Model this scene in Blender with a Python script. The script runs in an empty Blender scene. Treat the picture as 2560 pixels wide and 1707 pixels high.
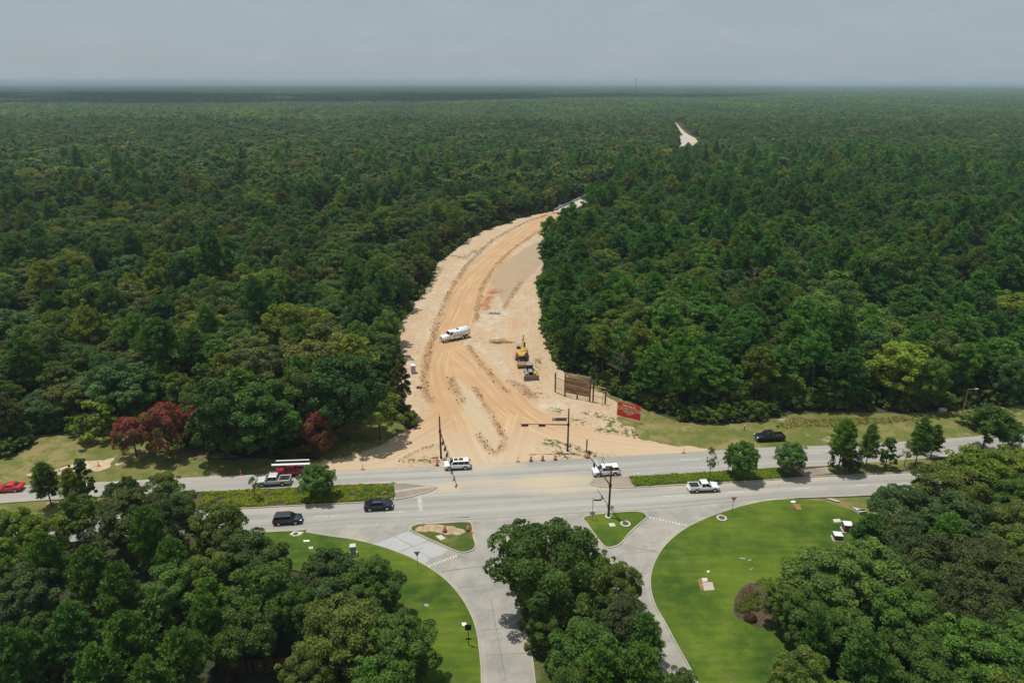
import bpy, math, random
import numpy as np
from mathutils import Vector, Matrix

# ------------------------------------------------------------------ camera, sky, sun, exposure
SC = bpy.context.scene
COL = SC.collection
R = math.radians
SUN_EL, SUN_DIR = R(74), Vector((-0.88, 0.47))          # high midday sun, ahead of the camera and to its left

cam = bpy.data.cameras.new("camera")
cam.sensor_width = 36.0
cam.lens = 24.0
cam.clip_start = 0.5
cam.clip_end = 60000
camo = bpy.data.objects.new("camera", cam)
COL.objects.link(camo)
camo.location = (0, 0, 67)
camo.rotation_euler = (R(90 - 20.743), 0, 0)
SC.camera = camo

world = bpy.data.worlds.new("World")
SC.world = world
world.use_nodes = True
wn, wl = world.node_tree.nodes, world.node_tree.links
wn.clear()
w_out = wn.new("ShaderNodeOutputWorld")
w_bg = wn.new("ShaderNodeBackground")
w_bg.inputs["Strength"].default_value = 0.10
sky = wn.new("ShaderNodeTexSky")
sky.sky_type = 'NISHITA'
sky.sun_disc = False
sky.sun_elevation = SUN_EL
sky.sun_rotation = math.atan2(SUN_DIR.x, SUN_DIR.y)
sky.altitude = 50
sky.air_density = 1.0
sky.dust_density = 2.0
sky.ozone_density = 1.0
# a thin, even veil of high cloud over the whole sky, with soft brighter patches
w_tc = wn.new("ShaderNodeTexCoord")
w_map = wn.new("ShaderNodeMapping")
w_map.inputs["Scale"].default_value = (1.0, 1.0, 3.5)
w_noise = wn.new("ShaderNodeTexNoise")
w_noise.inputs["Scale"].default_value = 11.0
w_noise.inputs["Detail"].default_value = 7.0
w_noise.inputs["Roughness"].default_value = 0.55
w_ramp = wn.new("ShaderNodeMapRange")
w_ramp.inputs["From Min"].default_value = 0.42
w_ramp.inputs["From Max"].default_value = 0.78
w_ramp.inputs["To Min"].default_value = 0.90
w_ramp.inputs["To Max"].default_value = 0.97
w_mix = wn.new("ShaderNodeMixRGB")
w_c2 = wn.new("ShaderNodeMixRGB")
w_c2.inputs["Color1"].default_value = (3.66, 4.34, 4.68, 1)
w_c2.inputs["Color2"].default_value = (3.92, 4.56, 4.88, 1)
wl.new(w_tc.outputs["Generated"], w_map.inputs["Vector"])
wl.new(w_map.outputs[0], w_noise.inputs["Vector"])
wl.new(w_noise.outputs["Fac"], w_ramp.inputs["Value"])
wl.new(w_ramp.outputs[0], w_mix.inputs["Fac"])
w_r2 = wn.new("ShaderNodeMapRange")
w_r2.inputs["From Min"].default_value = 0.5
w_r2.inputs["From Max"].default_value = 0.72
wl.new(w_noise.outputs["Fac"], w_r2.inputs["Value"])
wl.new(w_r2.outputs[0], w_c2.inputs["Fac"])
wl.new(sky.outputs[0], w_mix.inputs["Color1"])
wl.new(w_c2.outputs[0], w_mix.inputs["Color2"])
wl.new(w_mix.outputs[0], w_bg.inputs["Color"])
wl.new(w_bg.outputs[0], w_out.inputs["Surface"])

sun = bpy.data.lights.new("sun", 'SUN')
sun.energy = 4.2
sun.angle = R(0.53)
sun.color = (1.0, 0.96, 0.90)
suno = bpy.data.objects.new("sun", sun)
COL.objects.link(suno)
sd = SUN_DIR.normalized() * math.cos(SUN_EL)
suno.rotation_euler = Vector((sd.x, sd.y, math.sin(SUN_EL))).to_track_quat('Z', 'Y').to_euler()

SC.view_settings.view_transform = 'Standard'
SC.view_settings.look = 'None'
SC.view_settings.gamma = 1.0
SC.view_settings.use_curve_mapping = False
SC.view_settings.exposure = 0.0
cy = SC.cycles
cy.max_bounces = 5
cy.diffuse_bounces = 2
cy.glossy_bounces = 2
cy.transmission_bounces = 3
cy.transparent_max_bounces = 6
cy.volume_bounces = 0
cy.caustics_reflective = False
cy.caustics_refractive = False

# ------------------------------------------------------------------ materials
MATS = {}


class NT:
    """small helper round a material's node tree"""
    def __init__(s, name):
        s.m = bpy.data.materials.new(name)
        s.m.use_nodes = True
        s.n, s.l = s.m.node_tree.nodes, s.m.node_tree.links
        s.n.clear()
        s.out = s.n.new("ShaderNodeOutputMaterial")

    def new(s, t, **kw):
        nd = s.n.new("ShaderNode" + t)
        for k, v in kw.items():
            setattr(nd, k, v)
        return nd

    def put(s, sock, v):
        if isinstance(v, bpy.types.NodeSocket):
            s.l.new(v, sock)
        elif v is not None:
            if isinstance(v, (tuple, list)) and len(v) == 3 and sock.type == 'RGBA':
                v = (*v, 1)
            sock.default_value = v

    def mix(s, f, a, b, mode='MIX'):
        nd = s.new("MixRGB", blend_type=mode)
        s.put(nd.inputs[0], f); s.put(nd.inputs[1], a); s.put(nd.inputs[2], b)
        return nd.outputs[0]

    def math(s, op, a, b=None, clamp=False):
        nd = s.new("Math", operation=op, use_clamp=clamp)
        s.put(nd.inputs[0], a); s.put(nd.inputs[1], b)
        return nd.outputs[0]

    def rng(s, v, a, b, c=0.0, d=1.0):
        nd = s.new("MapRange")
        s.put(nd.inputs[0], v)
        for i, x in enumerate((a, b, c, d)):
            s.put(nd.inputs[i + 1], x)
        return nd.outputs[0]

    def noise(s, scale, detail=4, rough=0.55, vec=None, dist=0.0):
        nd = s.new("TexNoise")
        s.put(nd.inputs["Scale"], scale); s.put(nd.inputs["Detail"], detail)
        s.put(nd.inputs["Roughness"], rough); s.put(nd.inputs["Distortion"], dist)
        if vec is None:
            vec = s.pos()
        s.l.new(vec, nd.inputs["Vector"])
        return nd.outputs["Fac"]

    def pos(s):
        return s.new("NewGeometry").outputs["Position"]

    def obj(s):
        return s.new("TexCoord").outputs["Object"]

    def attr(s, name, typ='GEOMETRY', out="Fac"):
        nd = s.new("Attribute", attribute_type=typ, attribute_name=name)
        return nd.outputs[out]

    def comb(s, x, y, z=0.0):
        nd = s.new("CombineXYZ")
        s.put(nd.inputs[0], x); s.put(nd.inputs[1], y); s.put(nd.inputs[2], z)
        return nd.outputs[0]

    def bump(s, h, strength=0.5, dist=0.05):
        nd = s.new("Bump")
        s.put(nd.inputs["Strength"], strength); s.put(nd.inputs["Distance"], dist); s.put(nd.inputs["Height"], h)
        return nd.outputs[0]

    def prin(s, col, rough=0.8, metal=0.0, spec=0.3, normal=None, coat=0.0):
        nd = s.new("BsdfPrincipled")
        s.put(nd.inputs["Base Color"], col); s.put(nd.inputs["Roughness"], rough)
        s.put(nd.inputs["Metallic"], metal); s.put(nd.inputs["Specular IOR Level"], spec)
        s.put(nd.inputs["Coat Weight"], coat)
        if normal is not None:
            s.l.new(normal, nd.inputs["Normal"])
        return nd.outputs[0]

    def done(s, sh):
        s.l.new(sh, s.out.inputs["Surface"])
        return s.m


def plain(name, col, rough=0.7, metal=0.0, spec=0.3, var=0.15, scale=3.0, bump=0.0, coat=0.0):
    """painted or bare surface with a little unevenness"""
    if name in MATS:
        return MATS[name]
    t = NT(name)
    n = t.noise(scale, 5, vec=t.obj())
    lo = tuple(c * (1 - var) for c in col); hi = tuple(min(1, c * (1 + var)) for c in col)
    c = t.mix(t.rng(n, 0.3, 0.7), lo, hi)
    nm = t.bump(t.noise(scale * 8, 3, vec=t.obj()), bump, 0.02) if bump else None
    MATS[name] = t.done(t.prin(c, rough, metal, spec, nm, coat))
    return MATS[name]


def m_leaf(name, needle=False):
    t = NT(name)
    base = t.attr("tcol", 'INSTANCER', "Color")
    tint = t.attr("tint")
    c = t.mix(1.0, base, t.mix(t.rng(tint, 0, 1), (0.55, 0.60, 0.70), (1.50, 1.42, 1.05)), 'MULTIPLY')
    bl = t.rng(tint, 0.80, 0.97)
    red = t.attr("bloom", 'INSTANCER')
    c = t.mix(t.math('MULTIPLY', t.math('GREATER_THAN', t.attr("flower"), 0.5), red), c, (0.36, 0.05, 0.065))
    sh = t.prin(c, 0.62, 0.0, 0.18)
    tr = t.new("BsdfTranslucent")
    t.put(tr.inputs["Color"], t.mix(1.0, c, (1.25, 1.5, 0.55), 'MULTIPLY'))
    mx = t.new("MixShader")
    t.put(mx.inputs[0], 0.22 if needle else 0.28)
    t.l.new(sh, mx.inputs[1]); t.l.new(tr.outputs[0], mx.inputs[2])
    return t.done(mx.outputs[0])


def m_bark():
    t = NT("bark")
    n = t.noise(2.0, 6, vec=t.obj())
    c = t.mix(t.rng(n, 0.3, 0.7), (0.05, 0.036, 0.026), (0.15, 0.12, 0.09))
    return t.done(t.prin(c, 0.9, normal=t.bump(t.noise(9, 4, vec=t.obj()), 0.6, 0.03)))


def m_ground():
    t = NT("forest_floor")
    n = t.noise(0.25, 6); n2 = t.noise(2.2, 5)
    c = t.mix(t.rng(n, 0.35, 0.65), (0.026, 0.03, 0.014), (0.055, 0.045, 0.026))
    c = t.mix(t.rng(n2, 0.45, 0.7), c, (0.04, 0.055, 0.016))
    return t.done(t.prin(c, 0.95, normal=t.bump(n2, 0.6, 0.15)))


def m_lawn(name, a, b, c3, dry=(0.20, 0.17, 0.07), dryamt=0.12):
    """mown turf: two greens in large soft patches, fine blades, some dry spots"""
    t = NT(name)
    big = t.noise(0.06, 3, 0.5, dist=0.6); mid = t.noise(0.45, 5); fine = t.noise(6.0, 4, 0.7)
    c = t.mix(t.rng(big, 0.36, 0.62), a, b)
    c = t.mix(t.rng(mid, 0.42, 0.72, 0, 0.55), c, c3)
    mow = t.new("Mapping"); t.l.new(t.pos(), mow.inputs[0]); mow.inputs["Rotation"].default_value = (0, 0, 0.35); mow.inputs["Scale"].default_value = (0.10, 1.0, 1.0)
    ms = t.noise(1.1, 5, 0.6, mow.outputs[0], 0.2)
    c = t.mix(t.rng(ms, 0.38, 0.64, 0, 0.7), c, t.mix(1.0, c, (0.62, 0.70, 0.70), 'MULTIPLY'))
    c = t.mix(t.rng(t.noise(0.22, 6, 0.62), 0.56, 0.72, 0, dryamt * 3), c, dry)
    c = t.mix(t.rng(fine, 0.3, 0.7), t.mix(1.0, c, (0.72, 0.74, 0.72), 'MULTIPLY'), t.mix(1.0, c, (1.22, 1.2, 1.15), 'MULTIPLY'))
    return t.done(t.prin(c, 0.9, spec=0.1, normal=t.bump(fine, 0.7, 0.06)))


def m_verge():
    """rough roadside grass: straw, green and bare sandy soil"""
    t = NT("roadside_grass")
    big = t.noise(0.07, 4, 0.55, dist=0.8); mid = t.noise(0.35, 6, 0.62); fine = t.noise(4.0, 5, 0.7)
    c = t.mix(t.rng(big, 0.38, 0.6), (0.125, 0.132, 0.036), (0.235, 0.195, 0.085))
    c = t.mix(t.rng(mid, 0.44, 0.60, 0, 0.8), c, (0.092, 0.125, 0.026))
    c = t.mix(t.rng(t.noise(0.16, 7, 0.66), 0.60, 0.68), c, (0.36, 0.29, 0.19))
    c = t.mix(t.rng(fine, 0.3, 0.7), t.mix(1.0, c, (0.7, 0.7, 0.7), 'MULTIPLY'), t.mix(1.0, c, (1.25, 1.25, 1.2), 'MULTIPLY'))
    return t.done(t.prin(c, 0.95, spec=0.05, normal=t.bump(fine, 0.8, 0.1)))


def m_site():
    """graded earth: pale sand, packed orange lanes with tyre streaks, dark clods, red clay, weeds"""
    t = NT("graded_earth")
    lane, soil, clay, weed, gray = [t.attr(a) for a in ("lane", "soil", "clay", "weed", "pale")]
    s, d = t.attr("along"), t.attr("across")
    streak = t.noise(1.0, 6, 0.6, t.comb(t.math('MULTIPLY', d, 1.15), t.math('MULTIPLY', s, 0.035)), 0.35)
    streak2 = t.noise(1.0, 3, 0.6, t.comb(t.math('MULTIPLY', d, 3.4), t.math('MULTIPLY', s, 0.06)), 0.3)
    n = t.noise(0.35, 7, 0.62); f = t.noise(3.0, 5, 0.65); b = t.noise(0.09, 4)
    sand = t.mix(t.rng(n, 0.36, 0.62), (0.40, 0.30, 0.205), (0.51, 0.415, 0.30))
    sand = t.mix(t.rng(b, 0.38, 0.56, 0, 0.85), sand, t.mix(t.rng(streak, 0.3, 0.7), (0.41, 0.285, 0.17), (0.49, 0.36, 0.235)))
    sand = t.mix(t.rng(streak2, 0.58, 0.70, 0, 0.25), sand, (0.30, 0.225, 0.15))
    grit = t.math('MULTIPLY', t.rng(t.noise(1.1, 7, 0.7), 0.54, 0.64), t.rng(b, 0.35, 0.55, 0.15, 0.8))
    sand = t.mix(grit, sand, (0.22, 0.165, 0.115))
    dirt = t.mix(t.rng(streak, 0.33, 0.66), (0.375, 0.23, 0.118), (0.53, 0.36, 0.208))
    dirt = t.mix(t.rng(streak2, 0.55, 0.68, 0, 0.35), dirt, (0.54, 0.41, 0.275))
    dirt = t.mix(t.rng(b, 0.42, 0.60, 0, 0.6), dirt, (0.42, 0.262, 0.138))
    dirt = t.mix(t.attr("dusty"), dirt, t.mix(t.rng(streak, 0.3, 0.7), (0.44, 0.345, 0.235), (0.50, 0.40, 0.28)))
    le = t.math('ADD', lane, t.math('MULTIPLY', t.math('SUBTRACT', n, 0.5), 0.8))
    c = t.mix(t.rng(le, 0.2, 0.8), sand, dirt)
    c = t.mix(t.rng(t.math('ADD', gray, t.math('MULTIPLY', t.math('SUBTRACT', n, 0.5), 0.6)), 0.4, 0.6), c,
              t.mix(t.rng(f, 0.35, 0.65), (0.39, 0.30, 0.195), (0.50, 0.395, 0.26)))
    ro = t.math('ADD', t.attr("rough"), t.math('MULTIPLY', t.math('SUBTRACT', n, 0.5), 0.7))
    c = t.mix(t.rng(ro, 0.35, 0.75, 0, 0.85), c, t.mix(t.rng(f, 0.3, 0.65), (0.27, 0.195, 0.13), (0.40, 0.30, 0.205)))
    so = t.math('MULTIPLY', soil, t.rng(t.noise(1.4, 6, 0.7), 0.30, 0.62))
    c = t.mix(t.rng(so, 0.12, 0.6), c, t.mix(t.rng(n, 0.4, 0.6), (0.24, 0.14, 0.07), (0.35, 0.215, 0.115)))
    c = t.mix(t.rng(t.math('MULTIPLY', clay, t.rng(n, 0.3, 0.6)), 0.2, 0.7), c, (0.32, 0.13, 0.065))
    c = t.mix(t.rng(t.math('MULTIPLY', weed, t.rng(t.noise(0.8, 6, 0.65), 0.42, 0.62)), 0.35, 0.6), c,
              t.mix(t.rng(f, 0.3, 0.7), (0.055, 0.075, 0.02), (0.15, 0.165, 0.05)))
    h = t.math('ADD', t.math('MULTIPLY', streak2, 0.5), f)
    return t.done(t.prin(c, 0.95, spec=0.05, normal=t.bump(h, 0.55, 0.12)))


def m_road():
    """sun-bleached concrete carriageway: tyre tracks along the lanes, dust blown off the site, stains, joints"""
    t = NT("carriageway")
    s, d, dust = t.attr("along"), t.attr("across"), t.attr("dust")
    n = t.noise(0.22, 6, 0.6); f = t.noise(5.0, 5, 0.7)
    tr = t.noise(1.0, 4, 0.5, t.comb(t.math('MULTIPLY', d, 0.55), t.math('MULTIPLY', s, 0.012)), 0.25)
    tr2 = t.noise(1.0, 3, 0.5, t.comb(t.math('MULTIPLY', d, 1.9), t.math('MULTIPLY', s, 0.02)), 0.2)
    c = t.mix(t.rng(tr, 0.35, 0.63), (0.25, 0.24, 0.222), (0.355, 0.335, 0.298))
    c = t.mix(t.rng(tr2, 0.54, 0.70, 0, 0.5), c, (0.19, 0.185, 0.18))
    c = t.mix(t.rng(n, 0.45, 0.75, 0, 0.35), c, (0.36, 0.335, 0.285))
    du = t.math('ADD', dust, t.math('MULTIPLY', t.math('SUBTRACT', n, 0.5), 0.7))
    c = t.mix(t.rng(du, 0.18, 0.85, 0, 0.85), c, (0.46, 0.375, 0.255))
    c = t.mix(t.rng(t.noise(0.9, 6, 0.7), 0.62, 0.80, 0, 0.3), c, (0.20, 0.19, 0.18))
    c = t.mix(t.rng(f, 0.3, 0.7), t.mix(1.0, c, (0.93, 0.93, 0.93), 'MULTIPLY'), t.mix(1.0, c, (1.06, 1.06, 1.06), 'MULTIPLY'))
    return t.done(t.prin(c, 0.85, spec=0.2, normal=t.bump(f, 0.15, 0.02)))


def m_concrete(name, a, b, stain=0.5):
    t = NT(name)
    n = t.noise(0.3, 6, 0.6); f = t.noise(6.0, 4, 0.7)
    c = t.mix(t.rng(n, 0.35, 0.65), a, b)
    c = t.mix(t.rng(t.noise(0.55, 6, 0.65, dist=0.5), 0.52, 0.70, 0, stain), c, tuple(x * 0.6 for x in a))
    c = t.mix(t.rng(t.noise(0.14, 4), 0.5, 0.7, 0, 0.4), c, (0.40, 0.35, 0.26))
    c = t.mix(t.rng(f, 0.3, 0.7), t.mix(1.0, c, (0.94, 0.94, 0.94), 'MULTIPLY'), c)
    return t.done(t.prin(c, 0.85, spec=0.2, normal=t.bump(f, 0.12, 0.02)))


def m_paint(name, col, wear=0.55):
    t = NT(name)
    n = t.noise(3.5, 6, 0.7)
    c = t.mix(t.rng(n, wear - 0.12, wear + 0.12), col, (0.30, 0.285, 0.26))
    return t.done(t.prin(c, 0.8))


def m_wood(name, a, b):
    t = NT(name)
    v = t.obj()
    mp = t.new("Mapping"); t.l.new(v, mp.inputs[0]); mp.inputs["Scale"].default_value = (0.7, 9, 9)
    n = t.noise(1.6, 6, 0.65, mp.outputs[0])
    r = t.new("ObjectInfo").outputs["Random"]
    c = t.mix(t.rng(n, 0.3, 0.7), a, b)
    c = t.mix(1.0, c, t.mix(r, (0.5, 0.48, 0.48), (1.45, 1.36, 1.28)), 'MULTIPLY')
    return t.done(t.prin(c, 0.85, normal=t.bump(n, 0.4, 0.02)))


def m_glass(name="vehicle_glass"):
    t = NT(name)
    return t.done(t.prin((0.012, 0.016, 0.018), 0.06, 0.0, 0.6, coat=0.3))


LEAF, NEEDLE, BARK = m_leaf("leaves"), m_leaf("needles", True), m_bark()
GLASS = m_glass()


# ------------------------------------------------------------------ geometry helpers
def link(o, parent=None):
    COL.objects.link(o)
    if parent is not None:
        o.parent = parent
    return o


def mesh_np(name, v, f, mat, attrs=None, smooth=False):
    """mesh from arrays; f is (n,4) or (n,3)"""
    v = np.asarray(v, np.float32); f = np.asarray(f, np.int32)
    k = f.shape[1]
    me = bpy.data.meshes.new(name)
    me.vertices.add(len(v)); me.vertices.foreach_set("co", v.ravel())
    me.loops.add(f.size); me.loops.foreach_set("vertex_index", f.ravel())
    me.polygons.add(len(f)); me.polygons.foreach_set("loop_start", np.arange(0, f.size, k, dtype=np.int32))
    me.polygons.foreach_set("loop_total", np.full(len(f), k, np.int32))
    if smooth:
        me.polygons.foreach_set("use_smooth", np.ones(len(f), bool))
    for an, av in (attrs or {}).items():
        a = me.attributes.new(an, 'FLOAT', 'POINT')
        a.data.foreach_set("value", np.asarray(av, np.float32))
    if mat:
        me.materials.append(mat)
    me.update(); me.validate()
    return me


class MB:
    """collects simple solids; build() links them as one mesh object"""
    def __init__(s):
        s.v, s.f = [], []

    def add(s, vs, fs):
        o = len(s.v)
        s.v += [tuple(p) for p in vs]
        s.f += [tuple(i + o for i in f) for f in fs]
        return s

    def box(s, c, d, rz=0.0, m=None, top=1.0):
        x, y, z = (k / 2 for k in d)
        vs = [Vector((sx * x * (top if sz > 0 else 1), sy * y * (top if sz > 0 else 1), sz * z)) for sz in (-1, 1) for sx, sy in ((-1, -1), (1, -1), (1, 1), (-1, 1))]
        rot = Matrix.Rotation(rz, 3, 'Z') if m is None else m
        return s.add([rot @ p + Vector(c) for p in vs], [(3, 2, 1, 0), (4, 5, 6, 7), (0, 1, 5, 4), (1, 2, 6, 5), (2, 3, 7, 6), (3, 0, 4, 7)])

    def tube(s, p0, p1, r0, r1=None, n=8, cap=True):
        p0, p1 = Vector(p0), Vector(p1)
        r1 = r0 if r1 is None else r1
        ax = (p1 - p0).normalized()
        a = ax.orthogonal().normalized(); b = ax.cross(a)
        vs = []
        for p, r in ((p0, r0), (p1, r1)):
            vs += [p + (a * math.cos(t) + b * math.sin(t)) * r for t in (2 * math.pi * i / n for i in range(n))]
        fs = [(i, (i + 1) % n, (i + 1) % n + n, i + n) for i in range(n)]
        if cap:
            fs += [tuple(range(n - 1, -1, -1)), tuple(range(n, 2 * n))]
        return s.add(vs, fs)

    def lathe(s, prof, c=(0, 0, 0), axis='Z', n=14):
        """prof: (radius, height) pairs"""
        vs, fs = [], []
        for r, h in prof:
            for i in range(n):
                t = 2 * math.pi * i / n
                p = (r * math.cos(t), r * math.sin(t), h)
                if axis == 'Y':
                    p = (p[0], p[2], p[1])
                elif axis == 'X':
                    p = (p[2], p[0], p[1])
                vs.append(Vector(p) + Vector(c))
        for j in range(len(prof) - 1):
            for i in range(n):
                fs.append((j * n + i, j * n + (i + 1) % n, (j + 1) * n + (i + 1) % n, (j + 1) * n + i))
        fs += [tuple(range(n - 1, -1, -1)), tuple(range((len(prof) - 1) * n, len(prof) * n))]
        return s.add(vs, fs)

    def loft(s, rings, cap=True):
        n = len(rings[0]); vs = [p for r in rings for p in r]
        fs = [(j * n + i, j * n + (i + 1) % n, (j + 1) * n + (i + 1) % n, (j + 1) * n + i) for j in range(len(rings) - 1) for i in range(n)]
        if cap:
            fs += [tuple(range(n - 1, -1, -1)), tuple(range((len(rings) - 1) * n, len(rings) * n))]
        return s.add(vs, fs)

    def panel(s, q, u0, u1, v0, v1, th=0.012):
        """thin raised panel on quad q (corners a b c d, u along ab, v along ad)"""
        a, b, c, d = (Vector(p) for p in q)
        nrm = (b - a).cross(d - a).normalized() * th
        P = lambda u, v: (a * (1 - u) + b * u) * (1 - v) + (d * (1 - u) + c * u) * v
        lo = [P(u0, v0), P(u1, v0), P(u1, v1), P(u0, v1)]
        return s.add(lo + [p + nrm for p in lo], [(0, 1, 5, 4), (1, 2, 6, 5), (2, 3, 7, 6), (3, 0, 4, 7), (4, 5, 6, 7)])

    def mesh(s, name, mat, smooth=False, bevel=0.0):
        me = bpy.data.meshes.new(name)
        me.from_pydata([tuple(p) for p in s.v], [], s.f)
        if mat:
            me.materials.append(mat)
        if smooth:
            me.polygons.foreach_set("use_smooth", [True] * len(me.polygons))
        me.update()
        return me

    def build(s, name, mat, parent=None, smooth=False, bevel=0.0):
        o = bpy.data.objects.new(name, s.mesh(name, mat, smooth))
        link(o, parent)
        if bevel:
            b = o.modifiers.new("bevel", 'BEVEL'); b.width = bevel; b.segments = 2; b.limit_method = 'ANGLE'; b.angle_limit = R(25)
        return o


def tag(o, label=None, cat=None, group=None, kind=None):
    for k, v in (("label", label), ("category", cat), ("group", group), ("kind", kind)):
        if v:
            o[k] = v
    return o


def thing(name, label, cat, loc=(0, 0, 0), rz=0.0, group=None):
    o = bpy.data.objects.new(name, None)
    o.empty_display_size = 0.3
    link(o)
    o.location = (loc[0], loc[1], loc[2] if len(loc) > 2 else 0.0)
    o.rotation_euler = (0, 0, rz)
    return tag(o, label, cat, group)


def copy_tree(o, parent=None):
    c = o.copy()
    link(c, parent)
    for ch in list(o.children):
        copy_tree(ch, c)
    return c


def spline(pts, step=1.0, closed=False):
    """Catmull-Rom curve through pts, resampled about every step metres"""
    p = [np.array(q[:2], float) for q in pts]; n = len(p); out = []
    for i in range(n if closed else n - 1):
        p0, p1, p2, p3 = (p[(i - 1) % n], p[i], p[(i + 1) % n], p[(i + 2) % n]) if closed else (p[max(i - 1, 0)], p[i], p[i + 1], p[min(i + 2, n - 1)])
        k = max(1, int(np.linalg.norm(p2 - p1) / step))
        for j in range(k):
            t = j / k
            out.append(0.5 * (2 * p1 + (p2 - p0) * t + (2 * p0 - 5 * p1 + 4 * p2 - p3) * t * t + (3 * p1 - p0 - 3 * p2 + p3) * t ** 3))
    if not closed:
        out.append(p[-1])
    return np.array(out)


def resample(p, n):
    p = np.asarray(p, float); s = np.r_[0, np.cumsum(np.linalg.norm(np.diff(p, axis=0), axis=1))]
    t = np.linspace(0, s[-1], n)
    return np.c_[np.interp(t, s, p[:, 0]), np.interp(t, s, p[:, 1])]


def ragged(pts, step=0.5, amp=0.3, seed=1):
    """closed outline with an uneven, natural edge"""
    rs = np.random.RandomState(seed); pts = np.asarray(pts, float)
    q = np.vstack([pts, pts[:1]]); L = np.linalg.norm(np.diff(q, axis=0), axis=1).sum()
    r = resample(q, max(8, int(L / step)))[:-1]
    d = np.roll(r, -1, 0) - np.roll(r, 1, 0); d /= np.linalg.norm(d, axis=1)[:, None] + 1e-9
    a = rs.randn(len(r)); a = (a + np.roll(a, 1) + np.roll(a, 2) * 0.6) / 1.7
    return r + np.c_[-d[:, 1], d[:, 0]] * (a * amp)[:, None]


def inside(poly, x, y):
    poly = np.asarray(poly); c = np.zeros(np.shape(x), bool); j = len(poly) - 1
    for i in range(len(poly)):
        xi, yi = poly[i]; xj, yj = poly[j]
        if yi != yj:
            c ^= ((yi > y) != (yj > y)) & (x < (xj - xi) * (y - yi) / (yj - yi) + xi)
        j = i
    return c


def near(line, x, y):
    """distance to a polyline, side-signed distance and length along it"""
    line = np.asarray(line, float); best = np.full(np.shape(x), 1e9); sg = np.zeros_like(best); al = np.zeros_like(best); s0 = 0.0
    for i in range(len(line) - 1):
        a, b = line[i], line[i + 1]; d = b - a; L = math.hypot(*d)
        if L < 1e-6:
            continue
        t = np.clip(((x - a[0]) * d[0] + (y - a[1]) * d[1]) / (L * L), 0, 1)
        dx, dy = x - a[0] - t * d[0], y - a[1] - t * d[1]; q = np.hypot(dx, dy); m = q < best
        best = np.where(m, q, best); sg = np.where(m, np.sign(d[0] * dy - d[1] * dx) * q, sg); al = np.where(m, s0 + t * L, al); s0 += L
    return best, sg, al


def offset(line, d):
    """polyline moved sideways by d (left is positive)"""
    line = np.asarray(line, float); t = np.gradient(line, axis=0); t /= np.linalg.norm(t, axis=1)[:, None] + 1e-9
    return line + np.c_[-t[:, 1], t[:, 0]] * d


def sheet(name, poly, z, mat, parent=None, th=0.0):
    """flat sheet (or slab of thickness th, top at z)"""
    poly = np.asarray(poly); n = len(poly)
    a = 0.5 * np.sum(poly[:, 0] * np.roll(poly[:, 1], -1) - np.roll(poly[:, 0], -1) * poly[:, 1])
    if a < 0:
        poly = poly[::-1]
    mb = MB()
    if th:
        mb.add([(*p, z) for p in poly] + [(*p, z - th) for p in poly], [tuple(range(n))] + [(i, i + n, (i + 1) % n + n, (i + 1) % n) for i in range(n)])
    else:
        mb.add([(*p, z) for p in poly], [tuple(range(n))])
    return mb.build(name, mat, parent)


def ribbon(name, line, w, z, h, mat, parent=None, closed=False):
    """strip of width w swept along a line, standing h above z"""
    line = np.asarray(line, float)
    if closed:
        t = np.roll(line, -1, 0) - np.roll(line, 1, 0)
    else:
        t = np.gradient(line, axis=0)
    t /= np.linalg.norm(t, axis=1)[:, None] + 1e-9
    nr = np.c_[-t[:, 1], t[:, 0]] * w / 2
    A, B = line + nr, line - nr; n = len(line); vs, fs = [], []
    for p, q in zip(A, B):
        vs += [(*p, z), (*p, z + h), (*q, z + h), (*q, z)]
    for i in range(n if closed else n - 1):
        a, b = 4 * i, 4 * ((i + 1) % n)
        fs += [(a + 1, a + 2, b + 2, b + 1)]
        if h > 0.01:
            fs += [(a, a + 1, b + 1, b), (a + 2, a + 3, b + 3, b + 2)]
    if not closed and h > 0.01:
        fs += [(0, 3, 2, 1), (4 * n - 4, 4 * n - 3, 4 * n - 2, 4 * n - 1)]
    return MB().add(vs, fs).build(name, mat, parent)


def lettering(name, body, size, mat, parent, loc, rot, shear=0.0, extrude=0.004, fit=None):
    cu = bpy.data.curves.new(name, 'FONT')
    cu.body = body; cu.size = size; cu.align_x = 'CENTER'; cu.align_y = 'CENTER'; cu.shear = shear; cu.extrude = extrude
    cu.resolution_u = 3; cu.offset = size * 0.025
    tmp = bpy.data.objects.new(name, cu); COL.objects.link(tmp)
    bpy.context.view_layer.update()
    me = bpy.data.meshes.new_from_object(tmp.evaluated_get(bpy.context.evaluated_depsgraph_get()))
    bpy.data.objects.remove(tmp)
    me.materials.clear(); me.materials.append(mat); me.name = name
    o = bpy.data.objects.new(name, me); link(o, parent)
    o.location = loc; o.rotation_euler = rot
    if fit:
        w = max(p.co.x for p in me.vertices) - min(p.co.x for p in me.vertices)
        o.scale = (fit / w, 1, 1)
    return o

# ------------------------------------------------------------------ survey lines of the place (metres)
def ext(line, a, b):
    line = [np.array(p, float) for p in line]
    d0 = line[0] - line[1]; d1 = line[-1] - line[-2]
    return [line[0] + d0 / np.linalg.norm(d0) * a] + line + [line[-1] + d1 / np.linalg.norm(d1) * b]


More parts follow.
